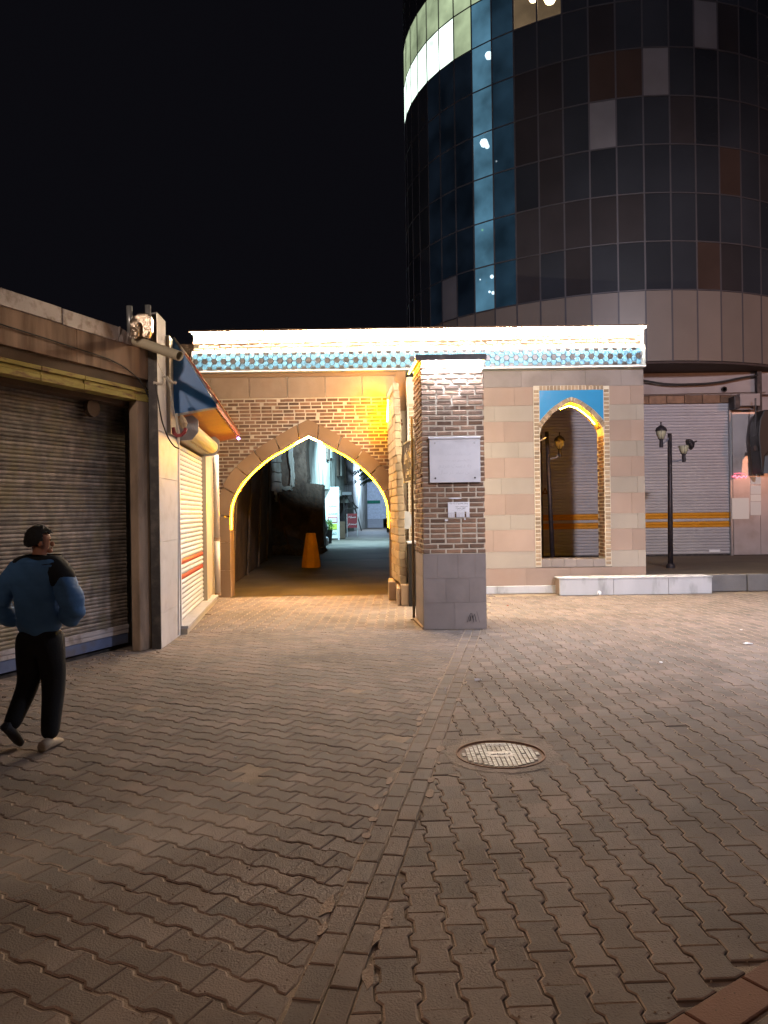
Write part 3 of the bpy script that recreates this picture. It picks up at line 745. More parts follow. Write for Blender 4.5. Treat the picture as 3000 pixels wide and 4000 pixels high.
# niche led, hidden behind the front lip on the right half
b = MB(); P = [(NCX - .18, 3.585), (NCX, 3.65), (NCX + .15, 3.60), (NCX + .28, 3.51), (NCX + .40, 3.405), (NCX + .50, 3.28)]
b.tube([(x, GY + .20, z - .025) for x, z in P], .010, 5); b.build('led_or_added_strip', eAMB2, gate)
# low return wall in line with the pillar
b = MB(); b.box(.455, .615, GY - .55, GY + .4, 0, 4.10); b.build('return_backing', mMORT, gate)
lst = []
z = .2
while z < 3.6:
    for k in range(3): lst.append(basis(V((0, -1, 0)), V((-1, 0, 0)), Z, V((.452, GY - .48 + k * .17 + .03, z)), .8, 1))
    lst.append((basis(X, NF, Z, V((.535, GY - .555, z))), VB)); z += .075
pieces(gate, 'return_brick', BM, lst)

# kerb bench of white marble and the raised pavement
root = thing('marble_kerb', 'low whitish marble kerb at the foot of the gateway below the niche', 'kerb', (4.6, 14.4, 0))
xs = [3.25, 4.25, 5.27, 6.08]
for a, c in zip(xs, xs[1:]):
    b = MB(); b.box(a + .003, c - .003, 14.28, 14.36, 0, .30); b.build('slab', mKERB, root, bevel=.004)
b = MB(); b.box(3.24, 6.09, 14.265, 14.72, .30, .325); b.build('top_slab', mKERB, root, bevel=.004)
b = MB(); b.box(3.26, 6.07, 14.365, 14.70, 0, .298); b.build('core', mCEM, root)
b = MB(); b.box(5.04, 16, 14.73, 20.55, -.05, .31); b.box(1.0, 5.036, 15.35, 20.55, -.05, .31); b.box(6.10, 16, 15.02 - .28, 14.73, -.05, .0); b.build('raised_pavement', mWALK, kind='structure')
root = thing('grey_kerb', 'dull grey concrete kerb of the raised pavement beyond the marble kerb', 'kerb', (8, 14.7, 0))
x = 6.10
while x < 10.5:
    b = MB(); b.box(x, x + .78, 14.60 + RN.uniform(-.01, .01), 14.72, 0, .318); b.build('kerb_stone', mGKERB, root, bevel=.01); x += .80

# ================================================================== BRICK PILLAR
pil = thing('brick_pillar', 'freestanding square brick pillar on a stone base with a marble plaque and white top light', 'pillar', (.95, 10.9, 0))
PX0, PX1, PY0, PY1, XB = .522, 1.372, 10.4, 11.4, .455
PZ = 1.02
def pill(b, i, z0, z1, o=0):
    return b.hexa([(PX0 + i, PY0 + i, z0), (PX1 - i, PY0 + i, z0), (PX1 - i + o, PY1 - i, z0), (XB + i, PY1 - i, z0), (PX0 + i, PY0 + i, z1), (PX1 - i, PY0 + i, z1), (PX1 - i, PY1 - i, z1), (XB + i, PY1 - i, z1)])
b = MB(); pill(b, .014, PZ, 3.66); b.build('mortar_core', mMORT, pil)
b = MB(); pill(b, .014, 0, PZ); b.build('base_core', mCEM, pil)
rows = [(0, .36), (.36, .69), (.69, 1.02)]
cutsr = [(.0, .42, .85), (0, .30, .62, .85), (0, .19, .47, .70, .85)]
for (z0, z1), cu in zip(rows, cutsr):
    for a, c in zip(cu, cu[1:]):
        b = MB(); b.box(PX0 + a + .001, PX0 + c - .001, PY0 + RN.uniform(-.001, .001), PY0 + .05, z0 + .001, z1 - .0015); b.build('base_slab', mBASE, pil)
sd = (V((XB, PY1, 0)) - V((PX0, PY0, 0))).normalized(); sn = V((-sd.y, sd.x, 0))
for z0, z1 in rows:
    for t0, t1 in ((.052, .5), (.5, 1.0)):
        p = V((PX0, PY0, 0)) + sd * t0; q = V((PX0, PY0, 0)) + sd * t1
        b = MB(); b.prism([p + Z * (z0 + .001), q + Z * (z0 + .001), q + Z * (z1 - .002), p + Z * (z1 - .002)], -sn * .03); b.build('base_slab', mBASE, pil)
b = MB(); b.box(PX1 - .02, PX1, PY0 + .052, PY1, 0, PZ); b.build('base_slab', mBASE, pil)
PQ = (xat(1676, 1720, 10.4), xat(1873, 1720, 10.4), zat(1770, 1885, 10.4), zat(1770, 1716, 10.4))
lst = []; z = PZ + .034; r = 0
while z < 3.64:
    x = PX0 + (.0 if r % 2 else -.105); 
    while x < PX1 - .03:
        a, c = max(x, PX0), min(x + .198, PX1)
        if RN.random() < .12 and c - a > .15: c = a + .09
        if c - a > .035:
            cx_ = (a + c) / 2
            if PQ[2] - .02 < z < PQ[3] + .02:           # headers either side of the plaque
                pass
            else:
                lst.append(basis(X, NF, Z, V((cx_, PY0 - RN.uniform(-.004, .006), z + RN.uniform(-.004, .004))), (c - a) / .2 * RN.uniform(.97, 1.0), RN.uniform(.85, 1.05)))
        x = (a if x < PX0 else x) + (c - a) + .014 if c < PX1 else PX1
    if PQ[2] - .02 < z < PQ[3] + .02:
        for a, c in ((PX0, PQ[0] - .008), (PQ[1] + .01, PX1)):
            lst.append(basis(X, NF, Z, V(((a + c) / 2, PY0 - RN.uniform(-.004, .004), z)), (c - a) / .2, RN.uniform(.85, 1.05)))
    z += .0695; r += 1
pieces(pil, 'brick', BM, lst)
lst = []; z = PZ + .034; r = 0
while z < 3.64:
    for k in range(5):
        t = .10 + k * .208 + (.1 if r % 2 else 0)
        if t < .95: 
            p = V((PX0, PY0, z)) + sd * t + sn * RN.uniform(-.004, .008); lst.append(basis(-sd, sn, Z, p, RN.uniform(.9, 1.0), RN.uniform(.85, 1.05)))
            lst.append(basis(V((0, 1, 0)), X, Z, V((PX1 + RN.uniform(-.004, .006), PY0 + t, z)), RN.uniform(.9, 1.0), RN.uniform(.85, 1.05)))
    z += .0695; r += 1
pieces(pil, 'side_brick', BM, lst, 300, 'side_brickwork')
b = MB(); b.box(PX0 - .07, PX1 + .035, PY0 - .10, PY1 + .05, 3.665, 3.705); b.build('cap_plate', mSTEEL, pil, bevel=.005)
b = MB(); b.box(PX0 - .07, PX1 + .035, PY0 - .105, PY0 - .095, 3.625, 3.668); b.build('cap_lip', mSTEEL, pil)
b = MB(); b.box(PX0 + .03, PX1 - .03, PY0 - .085, PY0 - .062, 3.636, 3.655); b.build('led_or_added_strip', eCOLD, pil)
b = MB(); b.tube([(PX0 - .06, PY0 + .05, 3.64), (PX0 - .095, PY0 + .5, 3.64), (XB - .06, PY1 - .05, 3.64)], .011, 5); b.build('led_or_added_strip', eAMB3, pil)
b = MB(); b.box(XB + .02, PX1 - .05, PY1 + .03, PY1 + .045, 3.636, 3.652); b.build('led_or_added_strip', eBACK, pil)  # unseen back strip, added to brighten the ground before the gate
b = MB(); b.box(PX1 + .012, PX1 + .022, PY0 + .1, PY1 - .1, 3.64, 3.655); b.build('led_or_added_strip', eAMB3, pil)
# plaque
pq = thing('marble_plaque', 'pale marble plaque with four studs and worn faint writing on the brick pillar', 'plaque', ((PQ[0] + PQ[1]) / 2, PY0, PQ[2]))
b = MB(); b.box(PQ[0], PQ[1], PY0 - .055, PY0 + .012, PQ[2], PQ[3]); b.build('slab', mWSTONE, pq, bevel=.004)
b = MB(); b.box(PQ[0] - .012, PQ[1] + .006, PY0 - .075, PY0 + .012, PQ[3], PQ[3] + .028); b.build('top_ledge', mWSTONE, pq, bevel=.004)
for sx in (PQ[0] + .075, PQ[1] - .075):
    for sz in (PQ[2] + .06, PQ[3] - .055):
        b = MB(); b.lathe((sx, PY0 - .052, sz), [(.012, 0), (.012, .010), (.006, .014)], 10, axis=(0, -1, 0)); b.build('stud', mGALV if sz > 2.3 else mSTEEL, pq)
for k, s in enumerate(('بسم الله', 'این دروازه در سال بازار', 'و کاروانسرای شهر ساخته شد', 'به دست مردم', 'این شهر در سال')):
    text('engraved_line', s.replace('الله', 'اله'), .04, X, Z, ((PQ[0] + PQ[1]) / 2, PY0 - .0555, PQ[3] - .13 - k * .085), mENGR, pq, .0006, fit=.12 if k == 0 else .44)
# notice
nx0, nx1, nz0, nz1 = xat(1750, 1990, 10.38), xat(1834, 1990, 10.38), zat(1790, 2021, 10.38), zat(1790, 1961, 10.38)
nt_ = thing('paper_notice', 'white paper notice with tear-off strips glued on the brick pillar under the plaque', 'notice', ((nx0 + nx1) / 2, PY0, nz0))
b = MB(); b.box(nx0, nx1, PY0 - .014, PY0 - .0115, nz0 + .075, nz1); b.build('sheet', mPAPER, nt_)
w_ = (nx1 - nx0) / 13
for k in range(13):
    if k in (4, 10): continue
    tw = RN.uniform(-.003, .003); b = MB(); b.hexa([(nx0 + k * w_ + .001, PY0 - .014, nz0), (nx0 + (k + 1) * w_ - .001, PY0 - .014 + tw, nz0), (nx0 + (k + 1) * w_ - .001, PY0 - .012 + tw, nz0), (nx0 + k * w_ + .001, PY0 - .012, nz0)] +
        [(nx0 + k * w_ + .001, PY0 - .014, nz0 + .075), (nx0 + (k + 1) * w_ - .001, PY0 - .014, nz0 + .075), (nx0 + (k + 1) * w_ - .001, PY0 - .0118, nz0 + .075), (nx0 + k * w_ + .001, PY0 - .0118, nz0 + .075)])
    st = b.build('tear_off_strip', mPAPER, nt_)
    text('number', '09144', .012, (0, 0, 1), (-1, 0, 0), (nx0 + (k + .75) * w_, PY0 - .0146 - .002, nz0 + .037), mENGR, nt_, .0003, arabic=False, fit=.055)
text('headline', 'بیمار محترم از سه ماه', .02, X, Z, ((nx0 + nx1) / 2, PY0 - .0146, nz1 - .027), mINK, nt_, .0006, fit=.25)
text('headline', 'تامین اجتماعی نیازمند', .02, X, Z, (nx1 - .11, PY0 - .0146, nz1 - .066), mINK, nt_, .0006, fit=.17)
text('small_line', 'تلفن همراه', .02, X, Z, (nx1 - .12, PY0 - .0146, nz1 - .094), mINK, nt_, .0005, fit=.13)
text('small_line', 'شرایط بسیار عالی در محل', .012, X, Z, ((nx0 + nx1) / 2, PY0 - .0146, nz1 - .118), mENGR, nt_, .0004, fit=.2)
for (px, py, ww, hh, lab) in ((1780, 1946, .20, .020, 'torn white paper strip stuck on the pillar between plaque and notice'), (1744, 2032, .045, .035, 'small torn white paper scrap at the lower left corner of the notice'),
                         (1816, 2028, .028, .022, 'tiny torn paper scrap below the right side of the notice')):
    p = at(px, py, 10.385); b = MB(); n = 9
    pts = [(p.x + ww / 2 * math.cos(2 * math.pi * k / n) * RN.uniform(.7, 1.1), PY0 - .012, p.z + hh / 2 * math.sin(2 * math.pi * k / n) * RN.uniform(.6, 1.2)) for k in range(n)]
    b.prism(pts, (0, -.003, 0)); tag(b.build('paper_scrap', mPAPER), lab, 'paper scrap')
# scribble on the base
b = MB(); pts = [at(x, y, 10.392) for x, y in ((1826, 2430), (1832, 2410), (1838, 2396), (1843, 2395), (1846, 2410), (1850, 2430), (1848, 2408), (1852, 2398), (1857, 2412), (1860, 2428))]
b.tube(pts, .0035, 4); b.tube([at(1862, 2388, 10.392), at(1868, 2410, 10.392), at(1874, 2432, 10.392)], .002, 4); b.tube([at(1833, 2428, 10.392), at(1840, 2404, 10.392), at(1838, 2425, 10.392)], .004, 4)
b.build('scribble', mINK, pil)

# brown direction sign on its post beside the pillar
sg = thing('direction_sign', 'brown pointed sign with cream border and lettering on a thin post beside the pillar', 'sign', (.43, 11.3, 0))
pt = gp(1617, 2420)
b = MB(); b.tube([(pt.x, pt.y, 0), (pt.x + .005, pt.y, 3.0)], .020, 10); b.build('post', mGPOLE, sg, smooth=True)
b = MB(); b.box(pt.x - .05, pt.x + .06, pt.y - .05, pt.y + .07, 0, .012); b.build('foot_plate', mGPOLE, sg)
A = V((.468, 11.25, 2.69)); A2 = V((.462, 11.25, 2.065)); Bt = V((.335, 12.9, 2.72)); Bm = V((.315, 13.05, 2.44)); Bb = V((.352, 12.9, 2.09))
u = (Bt - A).normalized(); nrm = u.cross(Z).normalized()
if nrm.x > 0: nrm = -nrm
b = MB(); b.prism([A, Bt, Bm, Bb, A2], -nrm * .03); b.build('face', mSIGN, sg)
b = MB()
for p, q in ((A, Bt), (Bt, Bm), (Bm, Bb), (Bb, A2), (A2, A)): b.tube([p + nrm * .004, q + nrm * .004], .012, 4)
b.build('border', mCREAMT, sg)
md = (A + Bb) / 2
text('lettering', 'دروازه شهر', .3, -u, Z, (A + Bt) / 2 + V((0, 0, -.27)) + nrm * .006, mCREAMT, sg, .002, fit=1.2)
text('lettering', 'بازار سنتی', .2, -u, Z, (A + Bt) / 2 + V((0, 0, -.52)) + nrm * .006, mCREAMT, sg, .002, fit=.8)
# edge bracket
b = MB(); b.box(.462, .48, 11.2, 11.23, 2.0, 2.75); b.build('bracket', mGALV, sg)
# orange lit plinth edge by the pillar foot
b = MB(); b.hexa([(.50, 10.42, 0), (.517, 10.42, 0), (.455, 11.38, 0), (.40, 11.38, 0), (.50, 10.42, .03), (.517, 10.42, .03), (.452, 11.38, .03), (.40, 11.38, .03)]); b.build('foot_ledge', mSAND, pil)

# stacked stone pier beside the arch
sp = thing('stacked_stone_pier', 'narrow leaning pier of stacked rough stones between the arch and the pillar', 'stone pier', (.3, 13.8, 0))
for k in range(25):
    z0 = .36 + k * .139; z1 = z0 + .134; f = (z0 - .36) / 3.5; sh = -.075 * f; j = RN.uniform(-.008, .008)
    wx = .125 - .03 * f; x0 = .262 + sh + j; y0 = 13.25 + RN.uniform(-.01, .01)
    for (ya, yb, xa, xb) in ((y0, y0 + .5, 0, -.035), (y0 + .505, y0 + 1.0, -.037, -.08), (y0 + 1.005, 14.74, -.082, -.12)):
        jj = RN.uniform(-.008, .008); b = MB()
        b.hexa([(x0 + xa + jj, ya, z0), (x0 + wx, ya, z0), (x0 + wx, yb, z0), (x0 + xb + jj, yb, z0), (x0 + xa + jj - .002, ya, z1), (x0 + wx - .002, ya, z1), (x0 + wx - .002, yb, z1), (x0 + xb + jj - .002, yb, z1)])
        b.build('stone', mROCKP, sp, bevel=.012)
for (x0, x1, y0, y1, z1) in ((.20, .262, 13.1, 14.7, .30), (.268, .42, 13.02, 13.5, .36), (.06, .198, 13.9, 14.7, .34), (.268, .42, 13.51, 14.7, .35)):
    b = MB(); b.box(x0, x1, y0, y1, 0, z1); b.build('plinth_block', mPANEL, sp, bevel=.02)
b = MB(); b.tube([(.13, 14.3, 3.86), (.10, 14.45, 3.60), (.085, 14.5, 3.30)], .012, 6); b.build('amber_lamp', eAMB4, sp)
for k, zz in enumerate((1.35, .32)):
    b = MB(); n = 14; pts = [(.40 + (.10 if k == 0 else .13) * math.cos(2 * math.pi * q / n), 13.55, zz + .16 * math.sin(2 * math.pi * q / n) + .1) for q in range(n)]; b.prism(pts, (0, .02, 0)); b.build('disc', mGREYP, sp)
b = MB(); b.box(.40, .54, 12.95, 13.6, 0, 1.06); bx = b.build('electric_cabinet', mBLACK, org=(.47, 13.3, 0)); tag(bx, 'black metal cabinet standing behind the sign post', 'cabinet')
b = MB(); b.box(.385, .55, 12.93, 13.62, 1.06, 1.085); b.build('lid', mGREYP, bx)

# ================================================================== TOWER
TP = [(3.3, 32), (1.9, 29.5), (1.05, 27.2), (.87, 25.1), (1.25, 23.35), (1.96, 22.0), (2.88, 21.0), (4.03, 20.17), (5.29, 19.55), (6.63, 19.24), (8.03, 19.28), (9.29, 19.6), (10.5, 20.2), (11.6, 21.0), (12.5, 22.0), (13.2, 23.35), (13.6, 25.1), (13.4, 27.2), (12.5, 29.5), (11, 32)]
def cr(p0, p1, p2, p3, t):
    return .5 * ((2 * p1) + (p2 - p0) * t + (2 * p0 - 5 * p1 + 4 * p2 - p3) * t * t + (3 * p1 - p0 - 3 * p2 + p3) * t ** 3)
dense = []
Q = [V(p) for p in TP]
for i in range(1, len(Q) - 2):
    for k in range(40): dense.append(cr(Q[i - 1], Q[i], Q[i + 1], Q[i + 2], k / 40))
arc = [0]
for a, c in zip(dense, dense[1:]): arc.append(arc[-1] + (c - a).length)
ref = min(range(len(dense)), key=lambda i: (dense[i] - V((6.63, 19.24))).length)
def tow(s_):
    d = s_ + arc[ref]; d = max(0, min(arc[-1] - 1e-4, d))
    lo = max(i for i in range(len(arc)) if arc[i] <= d) if d > 0 else 0
    lo = min(lo, len(arc) - 2); f = (d - arc[lo]) / (arc[lo + 1] - arc[lo]); return dense[lo] + (dense[lo + 1] - dense[lo]) * f
PWID, RH, TZ0, TZB = .655, 1.215, 7.07, 5.22
tw_ = thing('glass_tower', 'tall dark round glass tower with lit windows behind the gateway', 'tower', (7.2, 25, 0))
cols = [k for k in range(-18, 16) if abs(k * PWID) < 99 and 0 < k * PWID + arc[ref] and (k + 1) * PWID + arc[ref] < arc[-1]]
# dark core
def ringpts(off, step=.6):
    pts = []
    for k in range(cols[0], cols[-1] + 2):
        p = tow(k * PWID); q = tow(k * PWID + .05); t = (q - p).normalized(); n = V((t.y, -t.x)); pts.append(p - n * off)
    return pts
core = ringpts(1.4); cr2 = [(p.x, p.y, 5.35) for p in core]
b = MB(); b.prism(cr2, (0, 0, 17)); b.build('core', mSOFF, tw_)
pi = [(p.x, p.y, TZB) for p in ringpts(-.02)]
b = MB(); b.prism(pi, (0, 0, .05)); b.build('soffit', mSOFF, tw_)
gm = {}
gm['dark'] = M('dark tower glass', (.028, .031, .038), rough=.16, var=.35, scale=.5, bump=.06, bscale=1.2, rand=.28, spec=.7)
gm['brown'] = M('brown curtained glass', (.034, .030, .032), rough=.2, var=.3, scale=.8, bump=.05, bscale=2, rand=.2, spec=.6)
gm['orange'] = M('rust curtained glass', (.052, .034, .028), rough=.2, var=.3, scale=1, bump=.05, bscale=2, spec=.6)
gm['grey'] = M('grey blinded glass', (.15, .145, .155), rough=.3, var=.25, scale=1.2, bump=.05, bscale=2, spec=.5)
gm['blue'] = GL('blue lit glass', (.12, .30, .44), .55, .30)
gm['blue2'] = GL('dim blue glass', (.045, .11, .18), .20, .15)
gm['blue3'] = GL('faint blue glass', (.02, .035, .06), .16, .1)
gm['white'] = GL('bright lit glass', (.80, 1.0, .86), 1.9, .1)
gm['green'] = GL('greenish lit glass', (.42, .52, .32), .9, .2)
gm['warm'] = GL('warm lit glass', (.5, .35, .2), .25, .5)
def kind(c, r):
    if r == 6 and c <= -9: return 'white'
    if r == 7 and c <= -9: return 'green'
    if c == -7: return 'blue' if r < 7 else ('green' if r == 7 else 'blue2')
    if c == -6: return 'blue2' if r < 8 else 'dark'
    if c == -8: return 'green' if r in (6, 7) else 'blue3'
    if r == 6 and c in (-5, -4): return 'warm'
    g = {(-2, 3): 'grey', (0, 4): 'grey', (2, 5): 'grey', (-9, 0): 'grey', (-3, 0): 'brown', (3, 0): 'brown', (-2, 4): 'orange', (-1, 4): 'orange', (-5, 3): 'brown', (-4, 3): 'brown', (-4, 2): 'brown',
         (-5, 1): 'brown', (-4, 1): 'brown', (-3, 1): 'brown', (-5, 0): 'brown', (-2, 1): 'brown', (-1, 1): 'brown', (2, 0): 'orange', (-5, 4): 'brown', (-4, 4): 'brown', (0, 7): 'grey', (1, 3): 'brown', (3, 2): 'orange'}
    if (c, r) in g: return g[(c, r)]
    if c < -8 and r < 6: return 'blue3' if c > -11 else 'dark'
    return RN.choice(['dark'] * 7 + ['brown'])
cm = {}
def panemesh(c, k, h, t=.02, mat=None):
    key = (c, k)
    if key not in cm:
        p, q = tow(c * PWID), tow((c + 1) * PWID); d = (q - p).normalized(); n = V((d.y, -d.x)); p = p + d * .014; q = q - d * .014
        b = MB(); b.hexa([(p.x, p.y, .022), (q.x, q.y, .022), (q.x - n.x * t, q.y - n.y * t, .022), (p.x - n.x * t, p.y - n.y * t, .022), (p.x, p.y, h - .022), (q.x, q.y, h - .022), (q.x - n.x * t, q.y - n.y * t, h - .022), (p.x - n.x * t, p.y - n.y * t, h - .022)])
        cm[key] = b.mesh('pane', mat or gm[k])
    return cm[key]
lst = []
for r in range(0, 11):
    for c in cols:
        k = kind(c, r); p = tow((c + .5) * PWID)
        z = TZ0 + r * RH; vis = p.x / p.y < .53 and (z - 1.6) / p.y < .67 and c < 8
        lst.append((0 if vis else 1, p.y, (Matrix.Translation((0, 0, z)), panemesh(c, k, RH))))
lst.sort(key=lambda q: (q[0], q[1])); pieces(tw_, 'pane', None, [q[2] for q in lst], 300, 'upper_panes')
lst = []
for c in cols: lst.append((Matrix.Translation((0, 0, TZB + .05)), panemesh(c, 'clad', TZ0 - TZB - .05, .03, mTPANEL)))
pieces(tw_, 'cladding_panel', None, lst)
for c in cols + [cols[-1] + 1]:
    p = tow(c * PWID); q = tow(c * PWID + .02); d = (q - p).normalized(); n = V((d.y, -d.x)); a, e = p - d * .020, p + d * .020
    b = MB(); b.hexa([(a.x - n.x * .06, a.y - n.y * .06, TZB), (e.x - n.x * .06, e.y - n.y * .06, TZB), (e.x + n.x * .006, e.y + n.y * .006, TZB), (a.x + n.x * .006, a.y + n.y * .006, TZB)] +
                     [(a.x - n.x * .06, a.y - n.y * .06, 20.4), (e.x - n.x * .06, e.y - n.y * .06, 20.4), (e.x + n.x * .006, e.y + n.y * .006, 20.4), (a.x + n.x * .006, a.y + n.y * .006, 20.4)])
    b.build('vertical_mullion', mMULL, tw_)
for r in range(0, 12):
    z = TZ0 + r * RH; b = MB()
    for c in cols:
        p, q = tow(c * PWID), tow((c + 1) * PWID); d = (q - p).normalized(); n = V((d.y, -d.x))
        b.hexa([(p.x - n.x * .05, p.y - n.y * .05, z - .014), (q.x - n.x * .05, q.y - n.y * .05, z - .014), (q.x + n.x * .010, q.y + n.y * .010, z - .014), (p.x + n.x * .010, p.y + n.y * .010, z - .014)] +
               [(p.x - n.x * .05, p.y - n.y * .05, z + .014), (q.x - n.x * .05, q.y - n.y * .05, z + .014), (q.x + n.x * .010, q.y + n.y * .010, z + .014), (p.x + n.x * .010, p.y + n.y * .010, z + .014)])
    b.build('horizontal_mullion', mMULL, tw_)
# lamps inside the lit column of the tower
eT = E('tower room lamp', (.75, .92, 1.0), 14); eTW = E('tower warm lamp', (1.0, .72, .40), 26)
for (c, f, z, r, e) in ((-7, .75, 14.05, .11, eT), (-7, .45, 11.72, .12, eT), (-7, .6, 11.6, .07, eT), (-7, .75, 8.0, .055, eT), (-7, .15, 8.0, .02, eT), (-7, .8, 7.55, .05, eT), (-7, .62, 7.6, .035, eT), (-6, .05, 11.1, .025, eT), (-7, .3, 9.35, .03, E('green indicator', (.4, 1, .1), 3)),
                      (-4, .5, 14.95, .17, eTW), (-5, .8, 15.1, .12, eTW)):
    p = tow((c + f) * PWID); d = (tow((c + f) * PWID + .05) - p).normalized(); n = V((d.y, -d.x)); p = p - n * .12
    b = MB(); b.lathe((p.x, p.y, z), [(r * .1, -r), (r * .7, -r * .7), (r, 0), (r * .7, r * .7), (r * .1, r)], 10); b.build('room_lamp', e, tw_, smooth=True)

# ================================================================== SHOPS BEHIND THE GATEWAY (right)
SY = 20.5
sh = thing('shop_row', 'dull rendered ground floor shop row under the round tower', 'shop building', (8, SY, .31))
b = MB(); b.box(3.2, 4.0, SY, SY + .3, .31, 5.2); b.box(4.0, 4.24, SY + .06, SY + .3, .31, 5.2); b.box(4.24, 9.30, SY, SY + .3, 4.60, 5.2); b.box(9.30, 9.9, SY, SY + .3, 4.2, 5.2); b.box(9.9, 16, SY, SY + .3, 4.6, 5.2); b.box(4.24, 16, SY + .25, SY + .4, .31, 4.6); b.build('rendered_wall', mSHOPW, sh)
b = MB(); b.box(3.0, 4.235, SY - .04, SY - .005, .31, 3.6); b.build('dark_shopfront', mDARKSH, sh)
text('lettering', 'KAPPA', .4, X, Z, (3.9, SY - .045, 1.95), mORL, sh, .004, arabic=False, fit=1.0)
HBR = ubox(.46, .05, .22, .01, mBRICK, 'header_brick'); lst = [basis(X, NF, Z, V((4.5 + k * .475, SY - .01, 4.49)), 1, RN.uniform(.9, 1.0)) for k in range(11)]
pieces(sh, 'header_brick', HBR, lst)
def slat_mesh(w_, h, d, mat, name='slat'):
    prof = [(0, -h / 2), (-d * .55, -h * .42), (-d, -h * .12), (-d, h * .12), (-d * .6, h * .36), (0, h * .48)]
    b = MB(); n = len(prof)
    for x in (-w_ / 2, w_ / 2): b.v += [V((x, y, z)) for y, z in prof]
    b.f += [(i, i + 1, n + i + 1, n + i) for i in range(n - 1)] + [list(range(n)), list(range(2 * n - 1, n - 1, -1))]; b.t = [0] * len(b.f)
    return b.mesh(name, mat)
def shutter(root, p0, p1, z0, z1, pitch, d, mats, bottom=0):
    """roller shutter from p0 to p1 (plan points); mats(z) gives the material of the slat at that height"""
    p0, p1 = V((p0[0], p0[1], 0)), V((p1[0], p1[1], 0)); L = (p1 - p0).length; u = (p1 - p0).normalized(); n = V((u.y, -u.x, 0)); cache = {}; lst = []
    z = z0 + pitch / 2
    while z < z1:
        mt = mats(z)
        if mt.name not in cache: cache[mt.name] = slat_mesh(L, pitch, d, mt)
        m = basis(u, n, Z, (p0 + p1) / 2 + Z * z + n * RN.uniform(-.0015, .0015)); lst.append((m, cache[mt.name])); z += pitch
    pieces(root, 'slat', None, lst)
rs = thing('roller_shutter', 'closed lilac white roller shutter with two orange stripes under the tower', 'roller shutter', (6.77, SY, .34))
z1o = zat(2700, 2022, SY); z0o = zat(2700, 2060, SY)
def lm(z):
    for a, c in ((2013, 2028), (2045, 2061)):
        if zat(2700, c, SY) < z < zat(2700, a, SY) + .03: return mORP
    return mSLATL
shutter(rs, (4.24, SY + .08), (9.24, SY + .08), .36, 4.36, .079, .026, lm)
b = MB(); b.box(9.245, 9.30, SY - .03, SY + .1, .31, 4.40); b.build('guide_rail', mGALV, rs)
b = MB(); b.box(4.24, 9.24, SY + .05, SY + .1, .312, .36); b.build('bottom_bar', mSTEEL, rs)
b = MB(); b.box(8.68, 8.97, SY + .035, SY + .05, .40, .47); b.build('lock_plate', mPAPER, rs)
# steel cladding at the right edge
cl = thing('steel_cladding', 'shiny steel clad shopfront pier at the right edge reflecting red and amber light', 'shopfront', (9.9, SY, .31))
for a, c in ((9.31, 10.02), (10.03, 10.7), (10.71, 11.6)):
    b = MB(); b.box(a, c, SY - .045, SY - .005, .33, 4.12); b.build('steel_panel', mCLAD, cl)
ng = thing('neon_reflection', 'painted reflection of mirrored red neon lettering on the steel pier', 'painted reflection', (9.65, SY - .06, 2.55))
eNEONREFL = E('mirrored red neon', (1.0, .10, .16), 3.2)  # reflection of a neon sign opposite, painted as glowing tubes
b = MB(); P = [at(x, y, SY - .07) for x, y in ((2862, 1862), (2872, 1858), (2878, 1868), (2886, 1860), (2896, 1866), (2905, 1860), (2912, 1866), (2918, 1858))]
b.tube(P, .018, 5); b.build('tube', eNEONREFL, ng); b = MB(); b.tube([at(2868, 1850, SY - .07), at(2888, 1848, SY - .07), at(2910, 1851, SY - .07)], .011, 5); b.build('tube', E('mirrored dim neon', (1.0, .08, .16), 1.2), ng)
# amber reflections painted on the steel as faintly glowing patches
dp = thing('amber_reflection', 'painted amber reflections on the steel pier beside the neon reflection', 'painted amber reflection', (10.35, SY - .06, 1.2))
for k, (y0, y1, e) in enumerate(((1862, 1892, .10), (1896, 1930, .16), (1932, 1958, .22), (1960, 2012, .13))):
    p, q = at(2932, y1, SY - .055), at(2972, y0, SY - .055); b = MB(); b.box(p.x, q.x, SY - .06, SY - .046, p.z, q.z); b.build('reflection_patch', E('amber reflection glow %d' % k, (1, .62, .36), e * .6), dp)
p, q = at(2860, 2028, SY - .055), at(2925, 1945, SY - .055); b = MB(); b.box(p.x, q.x, SY - .06, SY - .046, p.z, q.z); b.build('low_reflection_patch', E('low reflection glow', (1, .65, .40), .11), dp)
# cables, box, pole, dark hanging awning
def wire(name, pts, r, mat, label, cat='cable', n=6, sub=10, group=None):
    P = [V(p) for p in pts]; out = []
    if len(P) > 2:
        Q_ = [P[0]] + P + [P[-1]]
        for i in range(1, len(Q_) - 2):
            for k in range(sub): out.append(cr(Q_[i - 1], Q_[i], Q_[i + 1], Q_[i + 2], k / sub))
        out.append(P[-1])
    else: out = P
    b = MB(); b.tube(out, r, n); o = b.build(name, mat, smooth=True); tag(o, label, cat, group); return o
wire('cable', [at(2490, 1482, 20.3), at(2600, 1500, 20.3), at(2700, 1501, 20.3), at(2800, 1495, 20.3), at(2900, 1476, 20.3), at(2960, 1466, 20.3)], .028, mCABLE, 'thick black cable sagging along the wall under the tower')
wire('cable', [at(2490, 1543, 20.4), at(2700, 1538, 20.4), at(2990, 1532, 20.4)], .010, mBROWNB, 'thin brown cable running straight above the lilac shutter')
p = at(2964, 1530, 20.35); b = MB(); b.box(p.x - .06, p.x + .06, 20.3, 20.42, 4.15, 5.2); tag(b.build('steel_post', mSTEEL), 'short dark post hanging under the tower soffit near the right edge', 'post')
